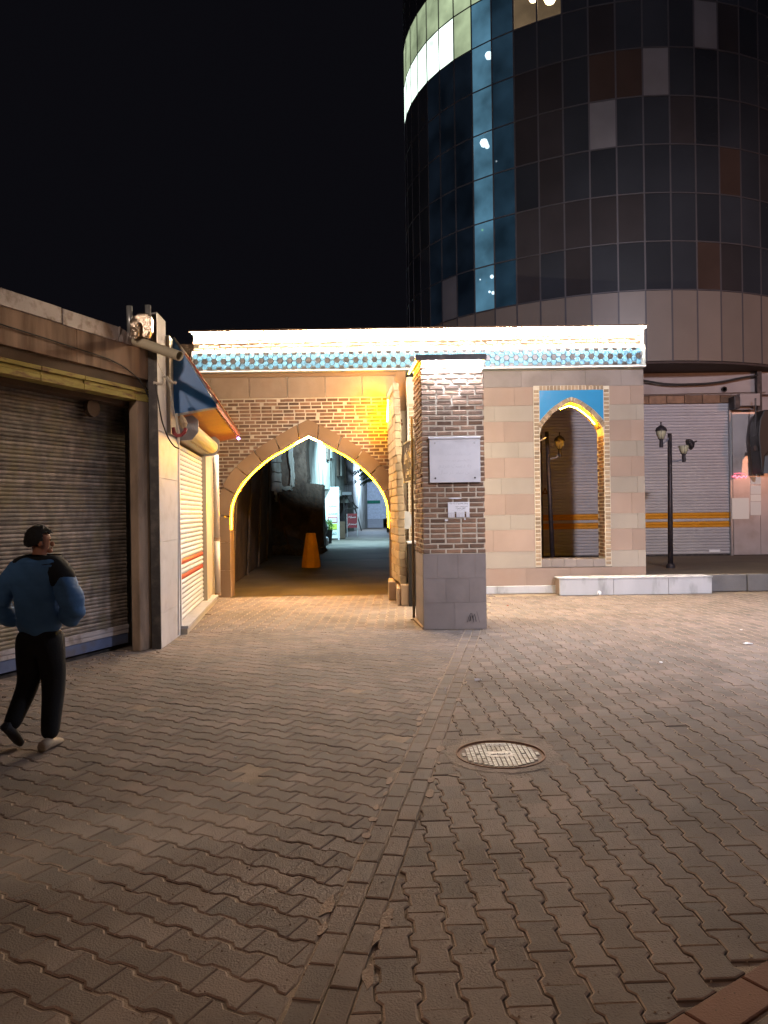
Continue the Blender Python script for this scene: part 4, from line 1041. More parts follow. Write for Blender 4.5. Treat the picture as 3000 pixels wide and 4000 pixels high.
p, q = at(2880, 1588, 20.35), at(2958, 1540, 20.35); b = MB(); b.box(p.x, q.x, 20.2, 20.45, p.z, q.z); tag(b.build('junction_box', mSHOPW, bevel=.01), 'pale box mounted above the steel pier', 'box')
p, q = at(2856, 1600, 20.3), at(2878, 1550, 20.3); b = MB(); b.box(p.x, q.x, 20.1, 20.45, p.z, q.z); tag(b.build('wall_unit', mSTEEL, bevel=.02), 'small dark unit at the top corner of the lilac shutter', 'wall unit')
b = MB(); c_ = at(2828, 1521, 20.47); b.lathe(c_, [(.075, 0), (.075, .03), (.05, .03), (.05, .0)], 14, axis=(0, -1, 0)); tag(b.build('vent_hole', mBLACK), 'round dark vent hole in the render above the shutter', 'vent')
b = MB(); P = [(2985, 1600), (2968, 1640), (2962, 1700), (2968, 1760), (2975, 1850), (2984, 1850), (2990, 1780), (3010, 1760), (3060, 1760), (3060, 1600)]
b.prism([at(x, y, 19.6) for x, y in P], (0, .5, 0)); tag(b.build('folded_awning', mBLACK, bevel=.03), 'dark folded awning hanging at the right edge above the shopfront', 'awning')
b = MB(); p = at(2945, 1752, 19.8); b.box(p.x - .05, p.x + .09, 19.7, 19.9, p.z - .06, p.z + .06); b.tube([(p.x + .04, 19.8, p.z), (p.x + .06, 19.8, p.z + 1.3)], .02, 6); tag(b.build('hanging_lamp', mSTEEL), 'small dark lamp box hanging left of the folded awning', 'lamp')
b = MB(); p0_, p1_ = at(2962, 1660, 20.2), at(2978, 1850, 20.2); b.box(p0_.x, p1_.x + .3, 20.1, 20.14, p1_.z, p0_.z); tag(b.build('sheet_metal', M('faded teal sheet', (.08, .13, .17), rough=.5)), 'faded blue sheet hanging behind the folded awning', 'panel')

# park lamps
LGRP = None
def park_lamp(base, topz, label, lanterns, lean=0):
    t = thing('park_lamp', label, 'street lamp', base); bx_, by_, bz_ = base
    b = MB(); b.tube([(bx_, by_, bz_), (bx_ + lean * .5, by_, bz_ + (topz - bz_) * .5), (bx_ + lean, by_, topz)], [.056, .050, .044], 10); b.build('pole', mPOLE, t, smooth=True)
    b = MB(); b.lathe((bx_, by_, bz_), [(.10, 0), (.10, .05), (.07, .10)], 12); b.build('base', mPOLE, t)
    for (lx, lz, az, tilt) in lanterns:
        x, y = lx, by_ - .05
        b = MB(); b.tube([(bx_ + lean * .9, by_, az), ((bx_ + lx) / 2, y, (az + lz - .26) / 2 - .03), (x, y, lz - .28)], .018, 6); b.build('arm', M('grey arm', (.2, .2, .24), rough=.5), t)
        b = MB(); b.lathe((x, y, lz - .34), [(.04, 0), (.045, .06), (.038, .14), (.05, .18)], 10); b.build('socket', mPOLE, t)
        b = MB(); b.lathe((x, y, lz - .16), [(.055, 0), (.08, .05), (.105, .12), (.11, .17)], 12); b.build('lantern_glass', mFROST, t, smooth=True)
        b = MB()
        for k in range(6):
            a = k * math.pi / 3 + .3; b.tube([(x + .058 * math.cos(a), y + .058 * math.sin(a), lz - .165), (x + .112 * math.cos(a), y + .112 * math.sin(a), lz + .01)], .006, 4)
        b.build('lantern_rib', mPOLE, t)
        b = MB(); ax = V((math.sin(tilt), 0, math.cos(tilt))); c0 = V((x, y, lz + .01)) + (V((.11, 0, .02)) if tilt else V((0, 0, 0)))
        b.lathe(c0, [(.125, 0), (.12, .02), (.10, .07), (.05, .11), (.015, .13), (.012, .16), (.02, .175), (.004, .2)], 12, axis=ax); b.build('lantern_cap', mPOLE, t, smooth=True)
    return t
lb = V((6.14, 16.5, .31))
park_lamp(tuple(lb), 3.20, 'dark park lamp with two unlit lanterns before the lilac shutter, one cap tipped', [(xat(2579, 1700, 16.5), 3.24, 3.12, 0), (xat(2667, 1760, 16.5), 2.92, 2.60, 1.15)], .02)
lb2 = at(2160, 2190, 17.2); park_lamp((lb2.x, 17.2, .31), 3.35, 'dark leaning park lamp seen through the niche opening', [(xat(2184, 1745, 17.2), 3.12, 2.72, 0)], -.10)
wire('bar', [at(2110, 1722, 16.0), at(2133, 1708, 16.0)], .015, mCABLEW, 'short pale bar seen at the left inside the niche', 'bar')

# ================================================================== LEFT OLD SHOP
O = V((-2.85, 9.1, 0)); fd = V((.35, .9367, 0)).normalized(); fn = V((fd.y, -fd.x, 0))
def F(s, o, z): return O + fd * s + fn * o + Z * z
def fbox(b, s0, s1, o0, o1, z0, z1): return b.hexa([F(s0, o1, z0), F(s1, o1, z0), F(s1, o0, z0), F(s0, o0, z0), F(s0, o1, z1), F(s1, o1, z1), F(s1, o0, z1), F(s0, o0, z1)])
old = thing('old_shop', 'low old shop with rust streaked concrete fascia and flaking yellow beam on the left', 'shop building', tuple(O))
b = MB(); fbox(b, -5.0, .10, -4, -.55, 0, 3.5); b.build('rear_wall', mBROWNB, old)
sc_ = [-5.0, -3.3, -2.22, -1.05, .13]
for a, c in zip(sc_, sc_[1:]):
    b = MB(); fbox(b, a, c - .006, -.14, 0, 3.225, 3.585); b.build('fascia_panel', mFASC, old, bevel=.004)
b = MB(); fbox(b, -5.0, .13, -4, -.145, 3.20, 3.60); b.build('roof_slab', mFASC, old)
b = MB(); fbox(b, -5.0, .13, -.12, -.035, 3.10, 3.222); b.build('timber_strip', mBROWNB, old)
yb = [-5, -3.1, -1.55, -.95, -.12, .13]
for a, c in zip(yb, yb[1:]):
    for (z0, z1, o1) in ((2.955, 3.015, .0), (3.018, 3.055, -.008), (3.058, 3.10, .012)):
        b = MB(); fbox(b, a, c - .008, -.16, o1 + RN.uniform(-.006, .006), z0 + RN.uniform(-.003, .003), z1); b.build('beam_board', mYELB, old, bevel=.003)
b = MB(); fbox(b, -5, .1, -.36, -.16, 2.90, 3.10); b.build('beam_back', mBROWNB, old)
for (a, c, z0, z1, dz) in ((-5.0, -1.28, 3.585, 3.75, 0), (-1.26, -.42, 3.575, 3.745, -.008)):
    b = MB(); fbox(b, a, c, -.20, .014, z0, z1); b.build('flashing', mFLASH, old, bevel=.006)
b = MB(); n = 9
for k in range(n):                                # crumpled end piece of the flashing
    s0, s1 = -.41 + k * .055, -.41 + (k + 1) * .055; h0, h1 = .165 - k * .010, .165 - (k + 1) * .010; o0, o1 = RN.uniform(-.01, .035), RN.uniform(-.01, .035)
    b.hexa([F(s0, o0, 3.58), F(s1, o1, 3.58), F(s1, -.1, 3.58), F(s0, -.1, 3.58), F(s0, o1, 3.58 + h0), F(s1, o0, 3.58 + h1), F(s1, -.1, 3.56 + h1), F(s0, -.1, 3.56 + h0)])
b.build('crumpled_flashing', mFLASH, old)
b = MB(); fbox(b, -.09, .13, -.12, 0, 0, 2.955); b.build('jamb_post', mPOST, old, bevel=.015)
b = MB(); fbox(b, .135, .185, -.3, .02, 0, 4.02); fbox(b, .185, .215, -.3, .055, 0, 4.02); b.build('steel_channel', mSTEEL, old)
b = MB(); fbox(b, -5, -.09, -.5, -.37, 0, .035); b.build('threshold', mSTEEL, old)
os_ = thing('roller_shutter', 'dirty brown old roller shutter with white and blue bottom bars, behind the walking person', 'roller shutter', tuple(F(-2, -.36, 0)))
pa, pb_ = F(-5, -.36, 0), F(.12, -.36, 0)
shutter(os_, (pa.x, pa.y), (pb_.x, pb_.y), .285, 2.95, .0425, .013, lambda z: mSLATOLD)
for (z0, z1, o1, mt) in ((.185, .235, -.325, mDWHT), (.238, .285, -.318, mDWHT), (.06, .183, -.335, mBLUEOLD)):
    b = MB(); fbox(b, -5, .11, -.36, o1, z0, z1); b.build('bottom_bar', mt, os_, bevel=.004)
b = MB(); c_ = F(-.55, -.28, 2.82); b.lathe(c_, [(.10, 0), (.10, .05)], 20, axis=fn); b.build('drum_end', mBROWNB, os_)
# rubble along the foot of the old shop
b = MB()
for k in range(150):
    p = F(RN.uniform(-4.2, .2), RN.uniform(-.30, .16) if RN.random() < .8 else RN.uniform(.1, .5), 0); r = RN.uniform(.006, .024)
    b.lathe((p.x, p.y, -.002), [(r, 0), (r * .8, r * .7), (r * .2, r)], 5, rot=RN.random())
b.build('rubble', mCEM, kind='stuff')
# roof fittings
ch = thing('foil_wrapped_duct', 'foil wrapped duct between two galvanised posts on the old shop roof', 'duct', tuple(F(-.12, -.1, 3.58)))
for (px, top) in ((505, 1196), (578, 1193)):
    p = at(px + 4, 1290, 8.95); q = at(px, top, 8.95); b = MB(); b.tube([(p.x, p.y, p.z - .05), (q.x, q.y, q.z)], .036, 8); b.build('post', mGALV, ch, smooth=True)
b = MB(); P = [at(x, y, 8.85) for x, y in ((515, 1240), (540, 1222), (580, 1222), (592, 1240), (588, 1290), (575, 1320), (535, 1318), (512, 1290))]; b.prism(P, (0, .12, 0)); b.build('duct', mFOIL, ch, bevel=.02)
bm = bmesh.new(); bmesh.ops.create_icosphere(bm, subdivisions=3, radius=1)
c_ = at(526, 1280, 8.76)
for v in bm.verts: v.co = V((v.co.x * .055, v.co.y * .05, v.co.z * .12)) * RN.uniform(.7, 1.2)
me = bpy.data.meshes.new('crumpled_foil'); bm.to_mesh(me); bm.free(); me.materials.append(mFOIL); o = bpy.data.objects.new('crumpled_foil', me); col.objects.link(o); o.parent = ch; o.location = c_ - wl(ch)
a_, e_ = at(526, 1330, 8.95), at(702, 1391, 8.55)
b = MB(); dv = (e_ - a_).normalized(); L = (e_ - a_).length
b.lathe(a_, [(.02, 0), (.055, .012), (.056, L), (.049, L), (.049, L - .12)], 20, axis=dv); dpp = tag(b.build('drain_pipe', mPVC, smooth=False), 'cream plastic pipe sticking out over the corner of the old shop', 'pipe')
# cables on the left
wire('cable', [F(-4.2, .02, 3.47), F(-3.3, .02, 3.43), F(-2.2, .022, 3.405), F(-1.2, .022, 3.37), F(-.5, .022, 3.33), F(-.1, .03, 3.2), F(.1, .03, 3.0)], .008, mCABLE, 'thin dark cable sagging across the streaked fascia')
q = [at(x, y, 9.05) for x, y in ((600, 1495), (632, 1500), (640, 1484), (636, 1476), (650, 1474), (668, 1490), (688, 1497))]
wire('cable', q, .016, mCABLEW, 'thick white cable looping into the blue awning end')
q = [at(x, y, 8.98) for x, y in ((606, 1500), (618, 1560), (632, 1640), (655, 1705), (680, 1742), (700, 1752))]
wire('cable', q, .009, mCABLE, 'black cable curving down in front of the marble corner')
q = [at(x, y, 8.98) for x, y in ((612, 1370), (622, 1430), (655, 1490), (672, 1560), (683, 1620), (697, 1680))]
wire('cable', q, .005, mCABLEW, 'thin pale cable hanging beside the blue awning end')

# ================================================================== SECOND SHOP (white shutter)
G0 = V((-2.73, 10.23, 0)); gd = V((-.1135, .9935, 0)).normalized(); gn = V((gd.y, -gd.x, 0))
def G(s, o, z): return G0 + gd * s + gn * o + Z * z
def gbox(b, s0, s1, o0, o1, z0, z1): return b.hexa([G(s0, o1, z0), G(s1, o1, z0), G(s1, o0, z0), G(s0, o0, z0), G(s0, o1, z1), G(s1, o1, z1), G(s1, o0, z1), G(s0, o0, z1)])
s2 = thing('marble_shop', 'narrow shop with bluish marble corner pier and plastered wall left of the arch', 'shop building', tuple(G0))
b = MB(); b.hexa([(-2.70, 9.185, 0), (-2.75, 10.23, 0), (-2.95, 10.23, 0), (-2.95, 9.3, 0), (-2.70, 9.185, 2.62), (-2.75, 10.23, 2.62), (-2.95, 10.23, 2.62), (-2.95, 9.3, 2.62)]); b.build('pier_core', mPLAST, s2)
zz = [0, .42, 1.28, 2.05, 2.60]
for z0, z1 in zip(zz, zz[1:]):
    b = MB(); b.hexa([(-2.68, 9.18, z0), (-2.73, 10.23, z0), (-2.749, 10.23, z0), (-2.699, 9.18, z0), (-2.68, 9.18, z1 - .004), (-2.73, 10.23, z1 - .004), (-2.749, 10.23, z1 - .004), (-2.699, 9.18, z1 - .004)]); b.build('marble_slab', mMARB2, s2)
b = MB(); b.hexa([(-2.685, 9.18, 2.62), (-2.71, 9.64, 2.62), (-2.9, 9.64, 2.62), (-2.9, 9.3, 2.62), (-2.685, 9.18, 4.03), (-2.71, 9.64, 4.03), (-2.9, 9.64, 4.03), (-2.9, 9.3, 4.03)]); b.build('upper_pier', mPLAST, s2)
b = MB(); b.box(-2.79, -2.684, 9.165, 9.178, 0, 4.0); b.build('pier_edge_strip', mSTEEL, s2)
b = MB(); gbox(b, -.58, 3.0, -.35, -.005, 2.63, 3.86); gbox(b, 3.42, 4.4, -.35, -.01, 0, 3.86); gbox(b, -.58, 4.4, -3.5, -.36, 0, 3.86); gbox(b, 3.0, 3.42, -.35, -.005, 2.61, 3.86); b.build('plaster_wall', mBEIGEM, s2)
b = MB(); gbox(b, 0, .07, -.12, .012, .12, 2.62); b.build('door_jamb', mWSTONE, s2)
b = MB(); gbox(b, 3.0, 3.42, -.2, .015, .1, 2.60); b.build('door_jamb', mBEIGEM, s2)
b = MB(); gbox(b, .02, 3.95, -.2, .085, 0, .075); b.build('step', mBEIGEM, s2); b = MB(); gbox(b, .02, 3.95, -.2, .10, .078, .118); b.build('step_tread', mMARB2, s2, bevel=.005)
ws = thing('roller_shutter', 'clean white roller shutter with two red stripes beside the archway', 'roller shutter', tuple(G(1.5, -.06, .12)))
def wm(z):
    return mREDP if (.885 - .005 < z < .95) or (.70 < z < .765) else mSLATW
pa, pb_ = G(.07, -.07, 0), G(3.0, -.07, 0)
shutter(ws, (pa.x, pa.y), (pb_.x, pb_.y), .122, 2.62, .0705, .022, wm)
b = MB(); gbox(b, .068, .095, -.08, .0, .12, 2.60); b.build('guide_rail', mWSTONE, ws)
b = MB(); p = G(.0, .13, 2.745); b.lathe(p, [(.115, 0), (.115, 2.8)], 18, axis=gd); b.build('roller_drum', mCREAM, ws, smooth=False)
for s0 in (-.03, 2.8):
    b = MB(); P = [(-.0, 2.90), (.20, 2.92), (.27, 2.86), (.27, 2.70), (.19, 2.60), (.0, 2.58)]; b.prism([G(s0, o_, z) for o_, z in P], gd * .03); b.build('end_plate', mGREYP, ws)
b = MB(); gbox(b, .0, 2.8, -.0, .10, 2.62, 2.66); b.build('drum_housing', mCREAM, ws)
# awning
aw = thing('blue_awning', 'wedge shaped awning with bright blue end panel and orange underside over the white shutter', 'awning', tuple(G(1.7, 0, 3)))
s0, s1 = -.30, 3.70
b = MB(); b.prism([G(s0, .0, 3.88), G(s0, .53, 3.05), G(s0, .53, 3.00), G(s0, .0, 2.90)], gd * -.02); b.build('end_panel', mBLUEM, aw)
b = MB(); b.hexa([G(s0 - .02, .0, 2.88), G(s0 - .02, .53, 2.985), G(s0 + .10, .53, 2.985), G(s0 + .10, 0, 2.88), G(s0 - .02, 0, 2.90), G(s0 - .02, .53, 3.0), G(s0 + .10, .53, 3.0), G(s0 + .10, 0, 2.90)]); b.build('bottom_lip', mGREYP, aw)
b = MB(); b.prism([G(s0 + .1, .02, 2.885), G(s1, .02, 2.885), G(s1, .51, 2.985), G(s0 + .1, .51, 2.985)], (0, 0, .015)); b.build('soffit', mUNDER, aw)
b = MB(); b.prism([G(s0, .0, 3.89), G(s1, .0, 3.89), G(s1, .54, 3.045), G(s0, .54, 3.045)], (gn * .7 + Z * .45) * .02); b.build('roof_sheet', mPLAST, aw)
b = MB(); b.prism([G(s0, .53, 2.99), G(s1, .53, 2.99), G(s1, .53, 3.05), G(s0, .53, 3.05)], gn * .012); b.build('edge_board', mREDT, aw)
for k in range(16):
    s_a = s0 + k * .25
    for j in range(4):
        f0, f1 = 1 - j * .25, 1 - (j + 1) * .25; P0 = G(s_a, .54 * f0, 3.045 + .845 * (1 - f0)); P1 = G(s_a, .54 * f1, 3.045 + .845 * (1 - f1)); nn_ = (gn * .843 + Z * .54).normalized()
        b = MB(); b.prism([P0 + nn_ * .035, P0 + gd * .24 + nn_ * .035, P1 + gd * .24 + nn_ * .02, P1 + nn_ * .02], nn_ * -.012); b.build('roof_tile', mREDT if (j == 0 or RN.random() < .3) else mBEIGEM, aw)
b = MB(); c_ = G(s1 - .05, .53, 2.97); b.lathe(c_, [(.004, -.025), (.025, -.01), (.025, .012), (.004, .025)], 10); tag(b.build('indicator_lamp', E('violet led', (.55, .35, 1.0), 14)), 'tiny violet glowing lamp at the far lower corner of the awning', 'lamp')
# taped bundle in front of the drum
tb = thing('taped_cable_bundle', 'beige wrapped cable bundle bound with dark red tape on the marble corner', 'cable bundle', tuple(at(703, 1690, 9.9)))
b = MB(); P = [at(x, y, 9.75) for x, y in ((690, 1615), (693, 1650), (697, 1690), (697, 1735))]; b.tube(P, .016, 8); b.build('cable', mCABLEW, tb)
b = MB(); P = [at(x, y, 9.75) for x, y in ((707, 1622), (712, 1640), (716, 1655), (717, 1672))]; b.tube(P, [.02, .045, .055, .03], 9); b.build('cloth_wrap', mCLOTH, tb)
b = MB(); P = [at(x, y, 9.72) for x, y in ((677, 1670), (680, 1692), (692, 1702), (708, 1700), (720, 1688), (727, 1672))]; b.tube(P, [.02, .026, .024, .024, .024, .02], 8); b.build('red_tape', mREDTAPE, tb, smooth=True)
b = MB(); b.tube([at(697, 1752, 9.7), at(697, 2480, 9.9)], .009, 6); b.build('riser_cable', mWSTONE, tb)
# rain pipe against the gateway
p0_, p1_ = at(840, 1775, 14.4), at(851, 2303, 14.4)
dpz = thing('rain_pipe', 'off white rain pipe standing between the white shutter and the arch', 'drain pipe', (p1_.x, 14.4, 0))
b = MB(); b.tube([(p1_.x, 14.4, .12), (p1_.x, 14.4, 1.12)], .052, 12); b.build('lower_length', mPIPEW, dpz, smooth=True)
b = MB(); b.tube([(p1_.x, 14.4, 1.14), (p1_.x, 14.4, 2.72)], .052, 12); b.build('upper_length', mPIPEW, dpz, smooth=True)
b = MB(); b.tube([(p1_.x, 14.4, 1.10), (p1_.x, 14.4, 1.17)], .058, 12); b.tube([(p1_.x, 14.4, .08), (p1_.x, 14.4, .13)], .058, 12); b.build('collar', mCEM, dpz)

# ================================================================== ALLEY BEYOND THE ARCH
b = MB(); b.hexa([(-3.3, 15.3, 0), (-4.25, 29, 0), (-5.2, 29, 0), (-4.6, 15.3, 0), (-3.3, 15.3, 5), (-4.25, 29, 5), (-5.2, 29, 5), (-4.6, 15.3, 5)])
aw_ = b.build('mud_wall', mMUD2); tag(aw_, 'very dark brown wall along the left of the alley', 'wall')
for k in range(4):
    y = 17 + k * 3; p = -3.3 - .0693 * (y - 15.3); b = MB(); b.tube([(p + .05, y, 0), (p + .02, y + 1.1, 3.4)], .03, 5); b.build('leaning_pole', mMUD, aw_)
# ruined house
rh = thing('ruined_house', 'dark ruined mud house with broken lit plaster edges seen through the arch', 'ruined house', (-3.6, 33, 0))
def rough_slab(x0, x1, z0, z1, y, d, n, jag, mat, name, parent, seed=0):
    rr = random.Random(seed); P = []
    for k in range(n + 1): P.append((x0 + (x1 - x0) * k / n, y, z0 + rr.uniform(-jag, jag)))
    for k in range(n + 1): P.append((x1 + rr.uniform(-jag, jag), y, z0 + (z1 - z0) * (k + .5) / (n + 1)))
    for k in range(n + 1): P.append((x1 - (x1 - x0) * k / n, y, z1 + rr.uniform(-jag, jag)))
    for k in range(n + 1): P.append((x0 + rr.uniform(-jag, jag), y, z1 - (z1 - z0) * (k + .5) / (n + 1)))
    b = MB(); b.prism(P, (0, d, 0)); return b.build(name, mat, parent)
rough_slab(-5.2, xat(1197, 1800, 33), 2.85, 7.5, 33, 1.5, 6, .06, mMUD, 'broken_wall', rh, 3)
rough_slab(-5.2, xat(1262, 2000, 33), 0, 2.84, 33.02, 1.4, 6, .03, mMUD, 'broken_wall', rh, 4)
p, q = at(1064, 1920, 32.8), at(1097, 1780, 32.8)
for k in range(7):
    z0 = p.z + k * .42; rough_slab(p.x + RN.uniform(-.03, .03), q.x + RN.uniform(-.05, .02), z0, z0 + .38, 32.8, .25, 3, .03, mPLG, 'lit_masonry', rh, k)
for (x, y, x2, y2) in ((1132, 1900, 1147, 1740), (1100, 1915, 1140, 1898), (1072, 1960, 1086, 1915)):
    p, q = at(x, y, 32.85), at(x2, y2, 32.85); rough_slab(p.x, q.x, p.z, q.z, 32.85, .2, 5, .05, mPLG, 'plaster_edge', rh, x)
bb = MB(); rr = random.Random(5)
for k in range(260):
    x = rr.uniform(-5.0, -2.5); y = rr.uniform(29.3, 33); h = max(0, (x + 2.4) / -2.6) * 1.4 * rr.uniform(.3, 1) * ((y - 29) / 4 + .15); r = rr.uniform(.05, .22)
    bb.lathe((x, y, h * .6 - .05), [(r, 0), (r * .9, r * .5), (r * .3, r * .9)], 5, rot=rr.random() * 3, axis=(rr.uniform(-.5, .5), rr.uniform(-.5, .5), 1))
bb.add([(-5.2, 29.2, 0), (-2.7, 29.6, 0), (-2.4, 33, .02), (-5.2, 33, .02), (-4.9, 32.6, 1.1), (-4.2, 32.8, .7)], [(0, 1, 5), (0, 5, 4), (1, 2, 5), (2, 3, 4, 5), (3, 0, 4)])
bb.build('rubble', mMUD, kind='stuff')
wire('pole', [at(1085, 1925, 30.5), at(1105, 2040, 30), at(1134, 2155, 29.5)], .035, mBROWNB, 'thin leaning pole against the ruined house rubble', 'pole')
# plastered upper storey
ph = thing('plaster_house', 'peeling pale plastered house overhanging the alley, lit teal', 'house', (-3, 46, 0))
def seg(t): return V((-3.6 + 1.24 * t, 36 + 24 * t, 0))
cuts = [0, .22, .42, .62, .82, 1.0]; hs = [2.95, 2.9, 3.05, 2.7, 2.3]
for (a, c), h in zip(zip(cuts, cuts[1:]), hs):
    p, q = seg(a), seg(c); b = MB(); rr_ = RN.uniform(-.1, .1)
    b.hexa([p + Z * h, q + Z * (h + .1), q + V((-3, 0, h)), p + V((-3, 0, h)), p + Z * 9, q + Z * 9, q + V((-3, 0, 9)), p + V((-3, 0, 9))]); b.build('wall', mPLG, ph)
for k, (t, z0, z1, mt) in enumerate(((.30, 4.6, 7.0, mMUD), (.36, 4.8, 7.2, mPLG), (.52, 3.9, 6.0, mMUD), (.60, 4.0, 6.6, mPLG), (.47, 5.6, 6.4, mREDTAPE), (.72, 3.6, 6.0, mMUD))):
    p, q = seg(t), seg(t + .045); nn_ = V((1, -.05, 0)); b = MB(); b.hexa([p + nn_ * .12 + Z * z0, q + nn_ * .12 + Z * z0, q + Z * z0, p + Z * z0, p + nn_ * .12 + Z * z1, q + nn_ * .12 + Z * z1, q + Z * z1, p + Z * z1]); b.build('hanging_board', mt, ph)
b = MB(); p, q = seg(.45), seg(1.0); b.hexa([p + V((-1.0, 0, 0)), q + V((-.5, 0, 0)), q + V((-3, 0, 0)), p + V((-3, 0, 0)), p + V((-1.0, 0, 2.9)), q + V((-.5, 0, 2.5)), q + V((-3, 0, 2.5)), p + V((-3, 0, 2.9))]); b.build('ground_floor_wall', mMUD, ph)
# white lit notice booth
p, q = at(1262, 2103, 45), at(1324, 1902, 45)
nb = thing('lit_poster_board', 'brightly lit white poster board with coloured writing in the alley', 'poster board', (p.x, 45, 0))
b = MB(); b.box(p.x, q.x, 45, 45.12, max(0, p.z), q.z); b.build('board', M('bright white board', (.72, .8, .78), rough=.6, var=.12, scale=3), nb)
b = MB(); b.box(p.x, p.x + .16, 44.96, 45, 0, q.z); b.box(q.x - .10, q.x, 44.96, 45, 0, q.z - .6); b.build('frame', mWSTONE, nb)
mTEALT = M('teal ink', (.02, .10, .10)); mRDI = M('red ink', (.45, .03, .05)); mYLI = M('yellow green ink', (.45, .55, .08))
text('lettering', 'حساب', .3, X, Z, ((p.x + q.x) / 2 + .12, 44.99, 1.95), mTEALT, nb, .004, fit=.42)
text('lettering', 'خدمات', .3, X, Z, ((p.x + q.x) / 2 + .12, 44.99, 1.50), mTEALT, nb, .004, fit=.5)
text('lettering', 'تلفن', .3, X, Z, ((p.x + q.x) / 2 + .12, 44.99, .32), mTEALT, nb, .004, fit=.4)
b = MB(); b.box(p.x + .30, q.x - .12, 44.975, 44.985, 1.02, 1.36); b.build('red_band', mRDI, nb)
b = MB(); b.box(p.x + .34, q.x - .16, 44.965, 44.973, 1.06, 1.31); b.build('white_field', mWSTONE, nb)
b = MB(); b.box(p.x + .32, q.x - .14, 44.975, 44.985, .62, .95); b.build('yellow_band', mYLI, nb)
# stair frame
sf = thing('steel_stair', 'dark steel stair frame standing in the alley beyond the lit board', 'stair', (-2.4, 52, 0))
def bar(px0, py0, px1, py1, D, r=.05): b = MB(); b.tube([at(px0, py0, D), at(px1, py1, D)], r, 4); b.build('bar', mBLACK, sf)
for a_ in ((1343, 1925, 1345, 2085), (1345, 1926, 1392, 2000), (1372, 1926, 1412, 2074), (1344, 1988, 1400, 1984), (1374, 1960, 1398, 1985), (1345, 2035, 1360, 2000)): bar(*a_, 52)
b = MB(); p, q = at(1332, 1934, 52), at(1374, 1922, 52); b.box(p.x, q.x, 51.6, 52.6, p.z, q.z); b.build('landing', mGREYP, sf)
ab = thing('red_board_sign', 'small dark red sign board with pale lettering leaning on the stair', 'sign', (-2.1, 51, .5))
p, q = at(1356, 2062, 51), at(1397, 2006, 51)
b = MB(); b.box(p.x, q.x, 51, 51.06, p.z, q.z); b.build('board', M('dark red board', (.22, .02, .03), rough=.5), ab)
text('lettering', 'حسابه', .3, X, Z, ((p.x + q.x) / 2, 50.99, q.z - .28), mPAPER, ab, .004, fit=.5); text('lettering', 'استخدام', .3, X, Z, ((p.x + q.x) / 2, 50.99, p.z + .2), mPAPER, ab, .004, fit=.55)
b = MB(); b.tube([(q.x, 51, q.z), (q.x - .03, 51, 0)], .03, 4); b.tube([(p.x, 51, q.z), (p.x, 51, 0)], .03, 4); b.build('leg', mGALV, ab)
# shrub in pot, barrel, bench
def leafball(b, c, r, n, s_, rr):
    for k in range(n):
        d = V((rr.gauss(0, 1), rr.gauss(0, 1), rr.gauss(0, 1))).normalized() * r * rr.uniform(.3, 1) ** .5; p = V(c) + V((d.x, d.y, d.z * 1.2)); a = V((rr.gauss(0, 1), rr.gauss(0, 1), rr.gauss(0, 1))).normalized() * s_; e = a.orthogonal().normalized() * s_ * .4
        b.add([p, p + a * .5 + e, p + a, p + a * .5 - e], [(0, 1, 2, 3)])
c_ = at(1283, 2062, 40); pl = thing('potted_shrub', 'small green shrub in a dark tub before the lit board', 'shrub', (c_.x, 40, 0))
b = MB(); leafball(b, (c_.x, 40, .95), .26, 260, .09, random.Random(2)); b.build('leaves', M('bright leaf', (.10, .22, .03), rough=.6, bump=0), pl)
b = MB(); b.lathe((c_.x, 40, 0), [(.16, 0), (.2, .5), (.22, .7)], 10); b.build('pot', mBLACK, pl)
c_ = at(1262, 2060, 39.6)
b = MB(); b.lathe((c_.x, 39.6, 0), [(.10, 0), (.13, .45), (.22, .6), (.25, .85), (.16, 1.15), (.04, 1.2)], 10); tag(b.build('tied_sack', mBLACK), 'black bulging sack standing left of the potted shrub', 'sack')
c_ = at(1338, 2075, 47); b = MB(); b.box(c_.x - .22, c_.x + .16, 47, 47.4, 0, 1.05); tag(b.build('crate', mBROWNB, bevel=.03), 'dark brown crate standing between the lit board and the red sign', 'crate')
c_ = at(1272, 2120, 38); b = MB(); b.lathe((c_.x, 38, 0), [(.15, 0), (.17, .2), (.14, .36), (.06, .42)], 8); tag(b.build('water_can', mDWHT), 'pale plastic can on the ground in front of the black sack', 'can')
# yellow bollard
c_ = gp(1216, 2213); bo = thing('concrete_bollard', 'tapered yellow brown eight sided concrete bollard in the alley', 'bollard', (c_.x, c_.y, 0))
D_ = c_.y; b = MB(); b.lathe((c_.x, D_, -.02), [(.30, 0), (.29, .20)], 8, rot=rad(22.5)); b.build('base', mCONE, bo, bevel=.01)
b = MB(); b.lathe((c_.x, D_, .185), [(.285, 0), (.15, .80), (.13, .82)], 8, rot=rad(22.5)); b.build('shaft', mCONE, bo, bevel=.008)
